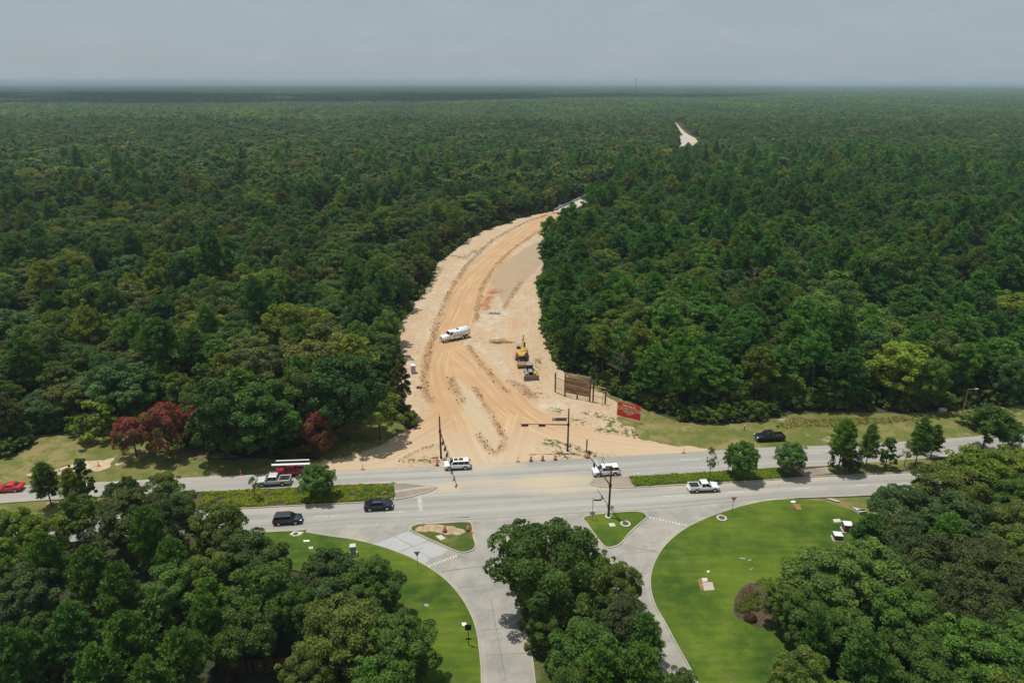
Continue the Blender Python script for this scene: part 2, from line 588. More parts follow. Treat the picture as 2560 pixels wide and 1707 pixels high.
FAR = spline(ext([(-86.89,104.35),(-72.62,105.60),(-56.82,107.17)] + [(-32.60,109.33),(-15.20,111.04)] + [(1.03,112.59),(14.46,113.99),(27.46,115.33)] + [(48.16,117.86),(61.73,118.72),(76.65,120.19),(89.00,121.81)], 70, 110), 2)
FAR = FAR[np.argsort(FAR[:, 0])]
MEDF = [(-81.15,99.70),(-70.12,101.09),(-54.79,102.41),(-37.78,103.81)] + [(-31.43,104.51),(-21.24,105.08)]
MEDN = [(-73.52,94.52),(-48.66,97.10)] + [(-33.21,98.50),(-25.27,99.20),(-20.10,99.98)]
NEAR = spline(ext([(-72.0, 88.3), (-55.0, 89.9)] + [(-36.03,91.26),(-26.60,92.51),(-16.49,93.14),(1.32,94.83)] + [(12.39,96.00),(21.84,96.77)] + [(47.58,100.38),(61.91,101.36)], 80, 120), 2)
NEAR = NEAR[np.argsort(NEAR[:, 0])]
LAWN_L = spline([(-32.86,90.87),(-28.45,89.81),(-24.91,89.04),(-21.05,87.68),(-16.45,85.40),(-12.91,82.95),(-9.68,79.94),(-7.23,76.49),(-5.53,72.97),(-4.55,69.69),(-3.99,65.88),(-3.63,61.92)] + [(-3.3, 52.0), (-3.2, 40.0)], 0.8)
LAWN_R = spline([(48.53,100.26),(43.63,99.60),(38.44,97.89),(32.15,94.78),(27.58,91.65),(24.15,88.20),(21.87,84.79),(20.32,81.30),(19.61,78.03),(19.64,74.46),(20.35,71.12),(21.04,67.36),(21.78,63.68)] + [(23.2, 54.0), (24.0, 40.0)], 0.8)
ISL_L = spline([(-0.21,91.46),(-0.55,87.23),(-0.64,81.59),(1.27,72.97),(1.83,69.69),(2.58,64.68)] + [(3.0, 54.0), (3.2, 40.0)], 0.8)
SITE = [(-37.81,107.57),(-35.58,112.37),(-27.63,117.76),(-23.69,122.33),(-19.99,127.21)] + [(-23.09,135.81),(-25.53,143.24),(-28.90,148.59),(-28.37,158.04),(-29.81,169.43),(-33.09,186.34)] + [(-33.33,192.41),(-32.08,203.78),(-29.87,226.10),(-29.67,264.26),(-24.69,284.71),(-20.03,308.28),(-13.21,329.88),(-3.49,344.86),(4.55,361.16),(23.50,383.48)] + [(25.5, 386.5), (41.0, 388.0), (43.0, 372.0), (37.0, 342.0), (25.5, 312.0), (17.5, 285.0), (12.5, 262.0), (9.5, 233.0), (9.3, 205.0), (9.0, 182.0), (10.6, 163.0), (14.0, 152.0), (19.0, 145.0), (25.0, 137.0)] + [(22.60,129.83),(25.50,124.53)] + [(26.15,120.86),(31.75,119.17),(38.44,117.76),(39.79,115.92),(27.18,113.90),(20.26,113.24),(8.87,111.94),(-6.76,110.79)] + [(-15.04,109.62),(-28.00,108.38)]

# ------------------------------------------------------------------ terrain
gm = MB()
gm.add([(-26000, -6000, 0), (26000, -6000, 0), (26000, 26000, 0), (-26000, 26000, 0)], [(0, 1, 2, 3)])
tag(gm.build("ground", m_ground()), kind="structure")

M_VERGE = m_verge()
VERGE_L = [(-170, 98)] + list(map(tuple, FAR[(FAR[:, 0] > -160) & (FAR[:, 0] < -30)][::4] - np.array([0, 0.4]))) + [(-31.86,110.87),(-26.16,116.14),(-22.41,121.84),(-20.49,125.38),(-26.22,130.19),(-32.80,131.30),(-39.89,119.89),(-45.94,116.60)] + [(-42.13,113.70),(-58.17,113.70),(-63.87,118.68),(-73.45,124.03),(-79.20,123.06),(-96.54,122.93),(-94.70,117.36),(-97.52,113.70)] + [(-120, 118), (-170, 114)]
tag(sheet("verge_left", ragged(VERGE_L, 0.8, 0.25, 3), 0.02, M_VERGE), kind="structure")
VERGE_R = list(map(tuple, FAR[(FAR[:, 0] > 12) & (FAR[:, 0] < 190)][::4] - np.array([0, 0.4]))) + [(190, 148), (150, 142)] + [(113.64,136.68),(97.64,134.50),(90.42,133.09),(71.38,133.09),(60.45,132.74),(52.83,128.98),(43.89,127.99),(35.44,128.65)] + [(30, 134), (24, 141), (18, 150), (14, 156), (12, 150)] + [(10.75,142.60),(15.24,132.34),(13.47,126.87),(16.90,124.28)]
tag(sheet("verge_right", ragged(VERGE_R, 0.8, 0.25, 4), 0.02, M_VERGE), kind="structure")
VERGE_N = list(map(tuple, NEAR[(NEAR[:, 0] > 40) & (NEAR[:, 0] < 150)][::3] + np.array([0, 0.3]))) + [(150, 96), (90, 92), (66, 88), (58, 92), (48, 97)]
tag(sheet("verge_near", ragged(VERGE_N, 0.8, 0.15, 5), 0.02, M_VERGE), kind="structure")


def smooth(a, b, x):
    t = np.clip((x - a) / (b - a), 0, 1)
    return t * t * (3 - 2 * t)


class VNoise:
    """cheap value noise for relief"""
    def __init__(s, seed):
        s.t = np.random.RandomState(seed).rand(256, 256)

    def __call__(s, x, y):
        xi, yi = np.floor(x).astype(int), np.floor(y).astype(int)
        fx, fy = x - xi, y - yi
        fx, fy = fx * fx * (3 - 2 * fx), fy * fy * (3 - 2 * fy)
        T = lambda i, j: s.t[i % 256, j % 256]
        return (T(xi, yi) * (1 - fx) + T(xi + 1, yi) * fx) * (1 - fy) + (T(xi, yi + 1) * (1 - fx) + T(xi + 1, yi + 1) * fx) * fy


VN = VNoise(5)

# lanes worn into the earthworks: centre line and half widths
LANE_A = [(-5.30,111.24),(-8.06,120.79),(-11.44,131.21),(-15.62,143.24),(-18.26,155.77),(-18.90,165.20),(-18.06,176.60),(-16.40,189.45)] + [(-15.63,203.78),(-14.36,227.55),(-11.13,249.74),(-5.38,280.39),(5.78,321.46),(17.96,351.21)] + [(24, 372), (31, 388)]
HW_A = [5.2, 4.2, 4.4, 4.6, 4.6, 5.0, 6.5, 6.5, 5.6, 5.0, 5.2, 5.4, 5.8, 6.0, 6, 6]
LANE_B = [(-15.51,169.43),(-10.50,159.58),(-5.29,147.22),(-0.74,137.01),(3.10,130.11),(8.36,124.28),(15.34,121.03),(27.88,117.92)] + [(40.05,116.83)]
HW_B = [4.5, 4.5, 4.2, 4.4, 4.8, 4.2, 3.6, 2.4, 1.5]
LANE_C = [(1.86,132.34),(0.54,124.79),(-0.42,117.46),(-1.29,111.24)]
HW_C = [4.0, 5.0, 4.6, 3.6]
LANE_D = [(-13.90,130.11),(-17.35,124.79),(-21.44,119.34),(-25.25,114.28)] + [(-30.89,111.51),(-37.72,108.79)]
HW_D = [4.0, 5.0, 4.4, 3.6, 2.2, 0.8]
LANE_E = [(0.81,197.07),(-0.26,181.36),(-0.88,169.43),(1.51,151.39),(3.36,143.24)]       # machine track past the plant
HW_E = [1.5, 2.0, 2.0, 1.5, 1.0]
SOIL = [([(-18.36,138.22),(-20.76,145.87),(-21.55,157.27),(-22.18,169.43),(-22.19,181.36),(-22.34,192.65)] + [(-21.61,216.40),(-20.12,238.17),(-16.55,266.18),(-10.90,296.07),(-3.27,321.46),(8.74,351.21),(18.76,368.09)], 1.15, 0.5),
        ([(-10.94,192.41),(-10.96,216.40),(-9.74,236.60),(-6.81,256.81),(-0.40,284.71),(7.80,310.84),(17.22,335.73)], 1.0, 0.45),
        ([(-11.90,172.95),(-8.49,161.95),(-4.26,151.39),(-0.76,142.60)], 0.9, 0.35),
        ([(-8.88,145.87),(-5.73,135.81),(-4.00,130.11),(-1.62,121.28)], 0.8, 0.3),
        ([(-1.84,119.82),(-2.05,117.46),(-3.40,115.40),(-5.34,118.39),(-6.96,122.76)], 0.8, 0.35),
        ([(-14.65,151.39),(-13.63,145.87),(-11.42,138.22)], 1.3, 0.25),
        ([(-0.22,148.59),(2.02,145.87),(4.40,140.69)], 1.6, 0.5),
        ([(-35.19,112.59),(-31.53,114.34),(-27.58,117.53),(-24.61,120.62)], 0.9, 0.75),
        ([(-15.90,118.39),(-18.65,116.08),(-21.01,113.40)], 0.7, 0.2),
        ([(-5.52,176.14),(-3.22,176.60),(-0.58,175.22)], 1.4, 0.45),
        ([(3.09,236.60),(-0.31,219.10),(-2.56,206.20)], 1.0, 0.2)]
xs = np.arange(-46, 47, 0.5); ys = np.arange(107, 392, 0.6)
GX, GY = np.meshgrid(xs, ys)
sx, sy = GX.ravel(), GY.ravel()
keep = inside(ragged(SITE, 0.7, 0.35, 8), sx, sy)
lane = np.zeros(len(sx)); along = sy.copy(); across = sx.copy(); bestd = np.full(len(sx), 9.0)
for ln, hw in ((LANE_A, HW_A), (LANE_B, HW_B), (LANE_C, HW_C), (LANE_D, HW_D), (LANE_E, HW_E)):
    sp = spline(ln, 2.0)
    cum = np.r_[0, np.cumsum(np.linalg.norm(np.diff(sp, axis=0), axis=1))]
    idx = np.linspace(0, cum[-1], len(hw))
    d, sgn, al = near(sp, sx, sy)
    w = np.interp(al, idx, hw)
    m = smooth(w + 1.8, w - 1.0, d)
    rel = d / w
    u = rel < bestd
    bestd = np.where(u, rel, bestd); along = np.where(u, al, along); across = np.where(u, sgn, across)
    lane = np.maximum(lane, m * (0.45 if ln is LANE_E else 1.0))
soil = np.zeros(len(sx)); zz = np.zeros(len(sx))
for ln, w, hgt in SOIL:
    d, _, al = near(spline(ln, 1.5), sx, sy)
    e = np.exp(-(d / w) ** 2) * (0.25 + 0.75 * VN(sx * 1.3, sy * 1.3) + 0.6 * VN(sx * 0.3 + 9, sy * 0.22))
    soil = np.maximum(soil, e * 0.8)
    zz += hgt * e
MEDIAN_SAND = [(-13.50,151.39),(-9.43,140.69),(-6.36,131.77),(-3.61,124.28),(-2.07,119.34),(-2.96,116.54),(-5.13,118.87),(-6.78,124.28),(-9.83,134.06),(-13.53,144.55)]
pale = smooth(1.2, -0.2, np.where(inside(MEDIAN_SAND, sx, sy), -1, near(MEDIAN_SAND + MEDIAN_SAND[:1], sx, sy)[0]))
ROUGH = [(-7.22,238.17),(-2.73,264.26),(7.40,293.73),(17.13,310.84),(12.08,268.13),(4.40,238.17),(-1.84,209.92),(-5.25,226.10)]
rough = smooth(2.5, -1.0, np.where(inside(ROUGH, sx, sy), -near(ROUGH + ROUGH[:1], sx, sy)[0], near(ROUGH + ROUGH[:1], sx, sy)[0]))
clay = np.exp(-(near([(-8.94,204.98),(-7.45,217.74),(-5.25,226.10)], sx, sy)[0] / 2.6) ** 2) * 0.8
zz += clay * 0.7
weed = np.zeros(len(sx))
for ln, w in (([(6.64,142.60),(8.19,140.69)], 1.2), ([(8.67,134.64),(10.20,134.06)], 1.4), ([(12.44,129.56),(14.87,128.47)], 1.8), ([(15.81,132.91),(19.22,131.21),(22.32,127.93)], 1.6), ([(18.19,124.79),(21.79,124.28),(23.66,123.77)], 1.8),
              ([(7.63,119.82),(10.61,118.39),(13.67,116.08),(16.94,114.50)], 2.2), ([(9.02,115.62),(10.32,114.50)], 1.6), ([(-20.27,112.96),(-15.95,112.74),(-11.95,113.40)], 1.1), ([(-25.04,126.87),(-22.63,127.40),(-21.21,127.93)], 1.4),
              ([(-32.23,219.10),(-29.70,224.67),(-29.76,239.77),(-27.99,256.81)], 3.0), ([(-24.01,276.19),(-19.80,272.11),(-15.58,284.71)], 2.0), ([(4.97,151.39),(6.57,155.77),(6.85,163.56)], 1.4), ([(20.43,126.87),(23.33,124.79),(26.31,122.26)], 2.4)):
    weed = np.maximum(weed, np.exp(-(near(ln, sx, sy)[0] / w) ** 2))
ruts = (VN(across * 1.6 + 90, along * 0.05) - 0.5) * 0.26 * lane
zz += (VN(sx * 0.5, sy * 0.5) * 0.09 + VN(sx * 1.7 + 40, sy * 1.7) * 0.06) * (1 - lane * 0.8) + ruts + weed * VN(sx * 2, sy * 2) * 0.2
df = near(FAR, sx, sy)
zz = 0.06 + np.maximum(zz, -0.03) * smooth(0.2, 2.5, np.where(df[1] > 0, df[0], 0))
GW, GH = len(xs), len(ys)
ii = np.arange(GW * GH).reshape(GH, GW)
quads = np.c_[ii[:-1, :-1].ravel(), ii[:-1, 1:].ravel(), ii[1:, 1:].ravel(), ii[1:, :-1].ravel()]
quads = quads[keep[quads].all(1)]
used = np.unique(quads); remap = np.zeros(GW * GH, int); remap[used] = np.arange(len(used))
# pull the grid's rim onto the ragged outline so that the edge is not stepped
SPOLY = ragged(SITE, 0.7, 0.35, 8); SP2 = np.vstack([SPOLY, SPOLY[:1]])
deg = np.bincount(quads.ravel(), minlength=GW * GH); rim = np.where((deg > 0) & (deg < 4))[0]
bx_, by_, bd_ = sx[rim].copy(), sy[rim].copy(), np.full(len(rim), 1e9)
for a_, b_ in zip(SP2[:-1], SP2[1:]):
    e_ = b_ - a_; L2 = e_ @ e_ + 1e-9
    tt = np.clip(((sx[rim] - a_[0]) * e_[0] + (sy[rim] - a_[1]) * e_[1]) / L2, 0, 1)
    qx, qy = a_[0] + tt * e_[0], a_[1] + tt * e_[1]; q_ = np.hypot(qx - sx[rim], qy - sy[rim])
    mm_ = q_ < bd_; bd_ = np.where(mm_, q_, bd_); bx_ = np.where(mm_, qx, bx_); by_ = np.where(mm_, qy, by_)
sx2, sy2, zz2 = sx.copy(), sy.copy(), zz.copy()
sx2[rim], sy2[rim], zz2[rim] = bx_, by_, 0.025
sm = mesh_np("dirt_road", np.c_[sx2, sy2, zz2][used], remap[quads], m_site(),
             dict(lane=lane[used], along=along[used], across=across[used], soil=soil[used], clay=clay[used], weed=weed[used], pale=pale[used], rough=rough[used], dusty=smooth(134, 114, sy[used]) * 0.75), True)
site_o = tag(link(bpy.data.objects.new("dirt_road", sm)), "graded orange dirt road under construction through the forest", None, kind="structure")

# ------------------------------------------------------------------ carriageways
n_s, n_d = 420, 40
gx_ = np.linspace(-150, 190, n_s)
fa, na = np.c_[gx_, np.interp(gx_, FAR[:, 0], FAR[:, 1])], np.c_[gx_, np.interp(gx_, NEAR[:, 0], NEAR[:, 1])]
v = np.linspace(0, 1, n_d)
RX = fa[:, None, 0] * (1 - v) + na[:, None, 0] * v
RY = fa[:, None, 1] * (1 - v) + na[:, None, 1] * v
rs = np.repeat(gx_, n_d); rd = np.tile(v * 18.2, n_s)
px, py = RX.ravel(), RY.ravel()
dust = np.zeros(len(px))
for c, rx_, ry_, a in (((6.32,105.59), 11, 2.6, 0.95), ((9.33,102.91), 8, 2.0, 0.75), ((-4.96,105.20), 8, 3.0, 0.6), ((-11.85,103.67), 5, 2.0, 0.8), ((-5.65,110.87), 9, 1.6, 0.9),
                       ((-13.21,102.54), 5, 1.5, 0.5), ((15.26,103.48), 6, 0.9, 0.8), ((-39.71,97.35), 18, 0.7, 0.55), ((45.86,105.54), 30, 0.8, 0.7), ((47.44,102.72), 30, 1.0, 0.35), ((-28.09,108.79), 22, 0.8, 0.5)):
    dust = np.maximum(dust, a * np.exp(-(((px - c[0]) / rx_) ** 2 + ((py - c[1] - (px - c[0]) * 0.1) / ry_) ** 2)))
ii = np.arange(n_s * n_d).reshape(n_s, n_d)
quads = np.c_[ii[:-1, :-1].ravel(), ii[:-1, 1:].ravel(), ii[1:, 1:].ravel(), ii[1:, :-1].ravel()][:, ::-1]
tag(link(bpy.data.objects.new("road", mesh_np("road", np.c_[px, py, np.full(len(px), 0.10)], quads, m_road(), dict(along=rs, across=rd, dust=dust)))), kind="structure")

M_CONC = m_concrete("driveway_concrete", (0.25, 0.24, 0.215), (0.335, 0.315, 0.275), 0.45)
M_NEWC = m_concrete("new_concrete", (0.34, 0.345, 0.34), (0.40, 0.40, 0.385), 0.1)
M_KERB = m_concrete("kerb_concrete", (0.33, 0.30, 0.245), (0.43, 0.395, 0.325), 0.35)
M_GUT = m_concrete("gutter_concrete", (0.275, 0.26, 0.228), (0.36, 0.338, 0.292), 0.35)
M_LINE = m_paint("road_paint", (0.62, 0.61, 0.58), 0.56)
M_FADED = m_paint("faded_road_paint", (0.52, 0.51, 0.48), 0.45)
M_JOINT = plain("joint_sealant", (0.15, 0.145, 0.135), 0.9)

# the entrance drive: two one-way roads round a planted island, with slip lanes either side
seg = NEAR[(NEAR[:, 0] > -39) & (NEAR[:, 0] < 50)] + np.array([0, 0.25])
drive_poly = list(map(tuple, seg)) + list(map(tuple, LAWN_R)) + list(map(tuple, LAWN_L[::-1]))
drive = tag(sheet("driveway", drive_poly, 0.095, M_CONC), kind="structure")
for q in ([(-21.06,88.06),(-18.67,89.85),(-15.41,87.36),(-17.84,85.85)], [(-18.49,89.94),(-16.30,91.47),(-12.76,89.13),(-15.24,87.48)], [(-15.21,87.25),(-12.56,89.01),(-9.66,86.79),(-10.54,85.43),(-12.25,84.59)], [(-17.64,85.76),(-15.30,87.19),(-12.34,84.54),(-13.08,83.29),(-15.89,84.93)]):
    sheet("slab", q, 0.103, M_NEWC, drive, th=0.03)
for a, b in (((-10.28,81.59), (-3.60,82.95)), ((-7.57,78.28), (-3.89,78.66)), ((-4.37,70.09), (1.64,70.70)), ((-3.99,66.00), (1.95,66.32)), ((-2.94,75.88), (-0.70,61.92)),
             ((16.86,87.88), (22.31,86.01)), ((14.30,87.56), (22.33,86.27)), ((-10.18,81.65), (-5.16,82.70))):
    ribbon("joint", [a, b], 0.07, 0.0992, 0.0, M_JOINT, drive)
for yj in (86.0, 81.5, 77.0, 72.5, 68.0, 63.5):
    pj = LAWN_R[np.argmin(np.abs(LAWN_R[:, 1] - yj))]
    ribbon("joint", [pj + np.array([-0.35, 0.05]), pj + np.array([-6.0, -0.5])], 0.06, 0.0992, 0.0, M_JOINT, drive)

# gutters and kerbs
KZ = 0.10
for nm, ln, off in (("kerb_lawn_left", LAWN_L, 0.0), ("kerb_lawn_right", LAWN_R, 0.0), ("kerb_island", ISL_L, 0.0)):
    tag(ribbon(nm, ln, 0.17, KZ - 0.02, 0.15, M_KERB), kind="structure")
tag(ribbon("gutter_left", offset(LAWN_L, 0.42), 0.45, 0.101, 0.0, M_GUT), kind="structure")
tag(ribbon("gutter_right", offset(LAWN_R, -0.42), 0.45, 0.101, 0.0, M_GUT), kind="structure")
nl = NEAR[(NEAR[:, 0] > -120) & (NEAR[:, 0] < -33)]
tag(ribbon("gutter_road_left", nl + np.array([0, 0.35]), 0.7, 0.104, 0.0, M_GUT), kind="structure")
tag(ribbon("kerb_road_left", nl + np.array([0, -0.1]), 0.22, KZ - 0.02, 0.15, M_KERB), kind="structure")
nr = NEAR[(NEAR[:, 0] > 47.5) & (NEAR[:, 0] < 150)]
tag(ribbon("kerb_road_right", nr + np.array([0, -0.1]), 0.22, KZ - 0.02, 0.15, M_KERB), kind="structure")
mid = NEAR[(NEAR[:, 0] > -34) & (NEAR[:, 0] < 46)]
tag(ribbon("gutter_road_mouth", mid + np.array([0, -0.1]), 0.75, 0.104, 0.0, M_GUT), kind="structure")
fl = FAR[(FAR[:, 0] < -52)]
tag(ribbon("shoulder_left", fl + np.array([0, -0.2]), 0.5, 0.103, 0.0, M_KERB), kind="structure")

# lawns
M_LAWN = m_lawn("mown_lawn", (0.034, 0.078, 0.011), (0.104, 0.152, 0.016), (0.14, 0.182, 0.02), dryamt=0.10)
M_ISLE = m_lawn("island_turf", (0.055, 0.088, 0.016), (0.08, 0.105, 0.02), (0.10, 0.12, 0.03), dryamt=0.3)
lw_l = list(map(tuple, LAWN_L)) + [(-11.5, 40), (-11.5, 58), (-13, 68), (-17, 75), (-23, 79.5), (-33, 82), (-40, 83.5), (-43, 90.3)] + list(map(tuple, nl[nl[:, 0] > -42][::2] + np.array([0, -0.15])))
tag(sheet("lawn_left", lw_l, 0.20, M_LAWN), kind="structure")
lw_r = list(map(tuple, LAWN_R)) + [(33, 40), (34, 55), (36, 65), (42, 73), (52, 80), (62, 87), (61, 94), (53.0, 99.6)]
tag(sheet("lawn_right", lw_r, 0.20, M_LAWN), kind="structure")
ISL_R = offset(LAWN_R, -6.3)
isr = ISL_R[(ISL_R[:, 1] < 83)]
isl = list(map(tuple, ISL_L)) + list(map(tuple, isr[::-1])) + [(9.79,84.59),(5.49,88.30),(2.59,91.63),(1.07,92.73)]
tag(sheet("planted_island", isl, 0.19, m_lawn("planted_turf", (0.05, 0.075, 0.014), (0.09, 0.10, 0.03), (0.07, 0.09, 0.02), dryamt=0.3)), kind="structure")  # duller green turf with more dry spots than the lawns
tag(ribbon("kerb_island_right", isr, 0.22, KZ - 0.02, 0.15, M_KERB), kind="structure")


def island(name, poly, mat, z=0.19):
    line = spline(poly, 0.5, True)
    o = tag(sheet(name, line, z, mat), kind="structure")
    ribbon("kerb", line, 0.22, KZ - 0.02, 0.15, M_KERB, o, True)
    ribbon("gutter", line, 0.8, 0.1045, 0.0, M_GUT, o, True)
    return o


TRI_L = [(-16.27,91.78),(-15.49,92.89),(-11.28,93.27),(-7.43,93.59),(-6.52,92.89),(-6.10,89.79),(-5.62,87.56),(-6.16,86.33),(-7.68,85.90),(-9.38,86.70),(-12.74,88.95),(-15.62,90.95)]
TRI_R = [(12.00,95.00),(16.77,96.16),(20.80,96.50),(22.08,95.89),(22.27,95.00),(21.07,93.53),(18.91,91.01),(17.20,88.44),(15.93,87.36),(14.43,87.19),(13.26,89.79),(12.27,92.89)]
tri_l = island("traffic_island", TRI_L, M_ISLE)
tri_r = island("traffic_island", TRI_R, M_LAWN)
M_BARE = plain("bare_sandy_soil", (0.34, 0.25, 0.16), 0.95, var=0.3, scale=1.5, bump=0.6)
sheet("bare_patch", ragged(spline([(-15.44,91.78),(-13.94,92.83),(-11.22,92.63),(-8.27,91.78),(-7.52,90.55),(-9.85,90.09),(-12.19,90.85),(-14.49,91.01)], 0.4, True), 0.3, 0.14, 6), 0.196, M_BARE, tri_l)

SANDY = ragged(spline([(-89.51,108.26),(-87.15,108.94),(-84.22,110.11),(-82.05,112.19),(-79.71,113.13),(-76.56,113.75),(-75.19,112.58),(-74.86,110.65),(-76.47,109.47),(-79.17,110.22),(-80.43,109.47),(-82.51,108.26),(-85.92,107.48),(-88.53,107.64)], 0.6, True), 0.5, 0.25, 15)
tag(sheet("sandy_patch", SANDY, 0.026, plain("sandy_patch", (0.44, 0.35, 0.24), 0.95, var=0.25, scale=0.8, bump=0.4)), kind="structure")
tag(sheet("sandy_patch", ragged(spline([(-74.28,113.30),(-72.95,113.53),(-72.68,112.74),(-74.01,111.20),(-74.74,111.75)], 0.6, True), 0.4, 0.2, 16), 0.026, MATS["sandy_patch"]), kind="structure")
tag(sheet("litter_patch", ragged(spline([(-65.08,118.68),(-62.02,119.29),(-57.41,116.88),(-52.36,114.55),(-59.94,114.44),(-63.97,116.88)], 0.6, True), 0.5, 0.3, 17), 0.027, plain("leaf_litter", (0.16, 0.105, 0.07), 0.95, var=0.4, scale=1.6, bump=0.6)), kind="structure")

# medians
M_PAVER = m_concrete("median_pavers", (0.235, 0.19, 0.15), (0.285, 0.235, 0.19), 0.3)
M_BED = plain("mulch", (0.07, 0.05, 0.032), 0.95, var=0.4, scale=2.5, bump=0.6)


def median(name, far_l, near_l, tip_first, mat):
    ring = list(far_l) + list(near_l)[::-1]
    o = tag(sheet(name, ring, 0.20, mat), kind="structure")
    ribbon("kerb", np.vstack([resample(np.array(ring + ring[:1]), 160)]), 0.22, KZ - 0.02, 0.155, M_KERB, o)
    return o


ml_f = [tuple(p) for p in spline(ext(MEDF, 60, 0), 2)]
ml_n = [tuple(p) for p in spline(ext(MEDN, 60, 0), 2)]
tip_l = [(-18.77,104.89),(-15.29,104.24),(-13.22,103.67),(-14.26,102.61),(-17.36,100.88)]
med_l = median("median_left", ml_f, ml_n, False, M_BED)
o = tag(sheet("median_nose_left", [ml_f[-1]] + tip_l + [ml_n[-1]], 0.21, M_PAVER), kind="structure")
ribbon("kerb", [ml_f[-1]] + tip_l + [ml_n[-1]], 0.24, KZ - 0.02, 0.15, M_KERB, o)
ribbon("kerb", [ml_f[-1], ml_n[-1]], 0.3, KZ, 0.135, M_KERB, o)
ribbon("worn_strip", [(-20.49,102.35),(-17.88,103.10),(-15.23,103.74),(-13.86,103.74)], 0.55, 0.213, 0.0, M_KERB, o)
MRF = [(21.35,107.37),(34.94,108.79)] + [(46.37,110.10),(58.71,111.03),(71.97,112.87)]
MRN = [(21.82,103.74),(31.78,104.81)] + [(44.97,106.02),(54.42,107.24),(69.14,108.48)]
mr_f = [tuple(p) for p in spline(ext(MRF, 0, 90), 2)]
mr_n = [tuple(p) for p in spline(ext(MRN, 0, 90), 2)]
med_r = median("median_right", mr_f, mr_n, True, M_BED)
tip_r = [(21.82,103.74),(18.86,103.67),(15.52,103.86),(14.22,104.51),(13.89,105.20),(14.32,106.06),(15.67,106.97),(18.52,107.25),(21.35,107.37)]
o = tag(sheet("median_nose_right", tip_r, 0.21, M_PAVER), kind="structure")
ribbon("kerb", tip_r, 0.24, KZ - 0.02, 0.15, M_KERB, o)
ribbon("kerb", [tip_r[0], tip_r[-1]], 0.26, KZ, 0.135, M_KERB, o)
PAVE_R = [(52.54,109.23),(58.67,110.61),(58.31,108.23),(52.98,107.29)]
tag(sheet("median_paving", PAVE_R, 0.216, M_PAVER), kind="structure")
VR2 = [(58.67,110.61),(64.54,111.81),(71.94,112.82),(79.66,114.22),(80.39,112.61),(69.14,108.48),(62.74,107.98),(58.24,108.08)]
tag(sheet("median_grass", ragged(VR2, 0.7, 0.1, 9), 0.212, M_VERGE), kind="structure")
VL2 = [(-140, 92), (-100, 96.6), (-82, 99.2), (-68, 100.7), (-62, 101.0), (-60, 96.4), (-74, 94.9), (-100, 92.2), (-140, 88)]
tag(sheet("median_grass_left", VL2, 0.212, M_VERGE), kind="structure")

# painted markings
def dash(a, b, w=0.12, mat=None, z=0.106):
    return tag(ribbon("lane_marking", resample(np.array([a, b]), 4), w, z, 0.0, mat or M_LINE), kind="structure")


for a, b in (((-32.51,95.16), (-28.63,95.39)), ((-21.11,96.33), (-17.77,96.57)), ((37.81,102.27), (40.66,102.40)), ((49.21,103.32), (52.69,103.65)), ((61.10,104.49), (63.51,104.63)),
             ((26.12,101.06), (29.90,101.36)), ((31.90,113.25), (35.55,113.41)), ((57.29,115.60), (59.92,115.82)), ((9.69,110.96), (12.61,111.21)), ((-60.08,105.20), (-57.46,105.45))):
    dash(a, b)
for a, b in (((-16.66,94.31), (-6.93,95.03)), ((-11.85,94.77), (-6.76,95.03)), ((11.71,97.11), (16.15,97.46)), ((16.97,97.59), (25.97,98.39)), ((20.39,109.62), (35.50,110.96)), ((31.24,110.41), (43.22,111.29)), ((13.04,108.71), (14.81,108.92)), ((-14.79,107.37), (-6.16,108.18))):
    dash(a, b, 0.14, M_FADED)
for k, (x0, x1) in enumerate(((1500, 1530), (1495, 1525))):
    pass
dash((-16.10,101.14), (-15.19,96.67), 0.75, M_FADED)
dash((-14.91,105.98), (-14.86,104.74), 0.5, M_FADED)
dash((22.81,108.30), (23.77,108.79), 0.35, M_FADED)
dash((15.76,113.46), (16.25,110.87), 0.5, M_FADED)


def yield_row(a, b, n):
    a, b = np.array(a), np.array(b); d = (b - a) / n
    pr = np.array([-d[1], d[0]]) / np.linalg.norm(d)
    if pr[1] > 0:
        pr = -pr
    for i in range(n):
        p = a + d * i; q = p + d * 0.62
        apex = (p + q) / 2 + pr * 0.55
        o = MB().add([(*p, 0.106), (*q, 0.106), (*apex, 0.106)], [(0, 1, 2) if (q[0]-p[0])*(apex[1]-p[1])-(q[1]-p[1])*(apex[0]-p[0]) > 0 else (0, 2, 1)]).build("yield_triangle", M_LINE)
        tag(o, kind="structure")


yield_row((-12.51,82.91), (-8.33,85.43), 11)
yield_row((22.68,95.06), (28.56,92.83), 12)

seam = NEAR[(NEAR[:, 0] > -16) & (NEAR[:, 0] < 40)] + np.array([0, 0.32])
tag(ribbon("joint_seam", seam, 0.10, 0.1052, 0.0, M_JOINT), kind="structure")
for c_, w_, a_ in (((-3.17,70.01), 1.1, 0.5), ((-1.46,69.42), 0.5, 1.2), ((-2.15,69.37), 0.4, 1.0)):
    th_ = np.linspace(0, 2.4, 9)
    tag(ribbon("skid_mark", np.c_[c_[0] + np.cos(th_ + a_) * w_ * 0.5, c_[1] + np.sin(th_ + a_) * w_ * 0.35], 0.07, 0.1004, 0.0, M_JOINT), kind="structure")

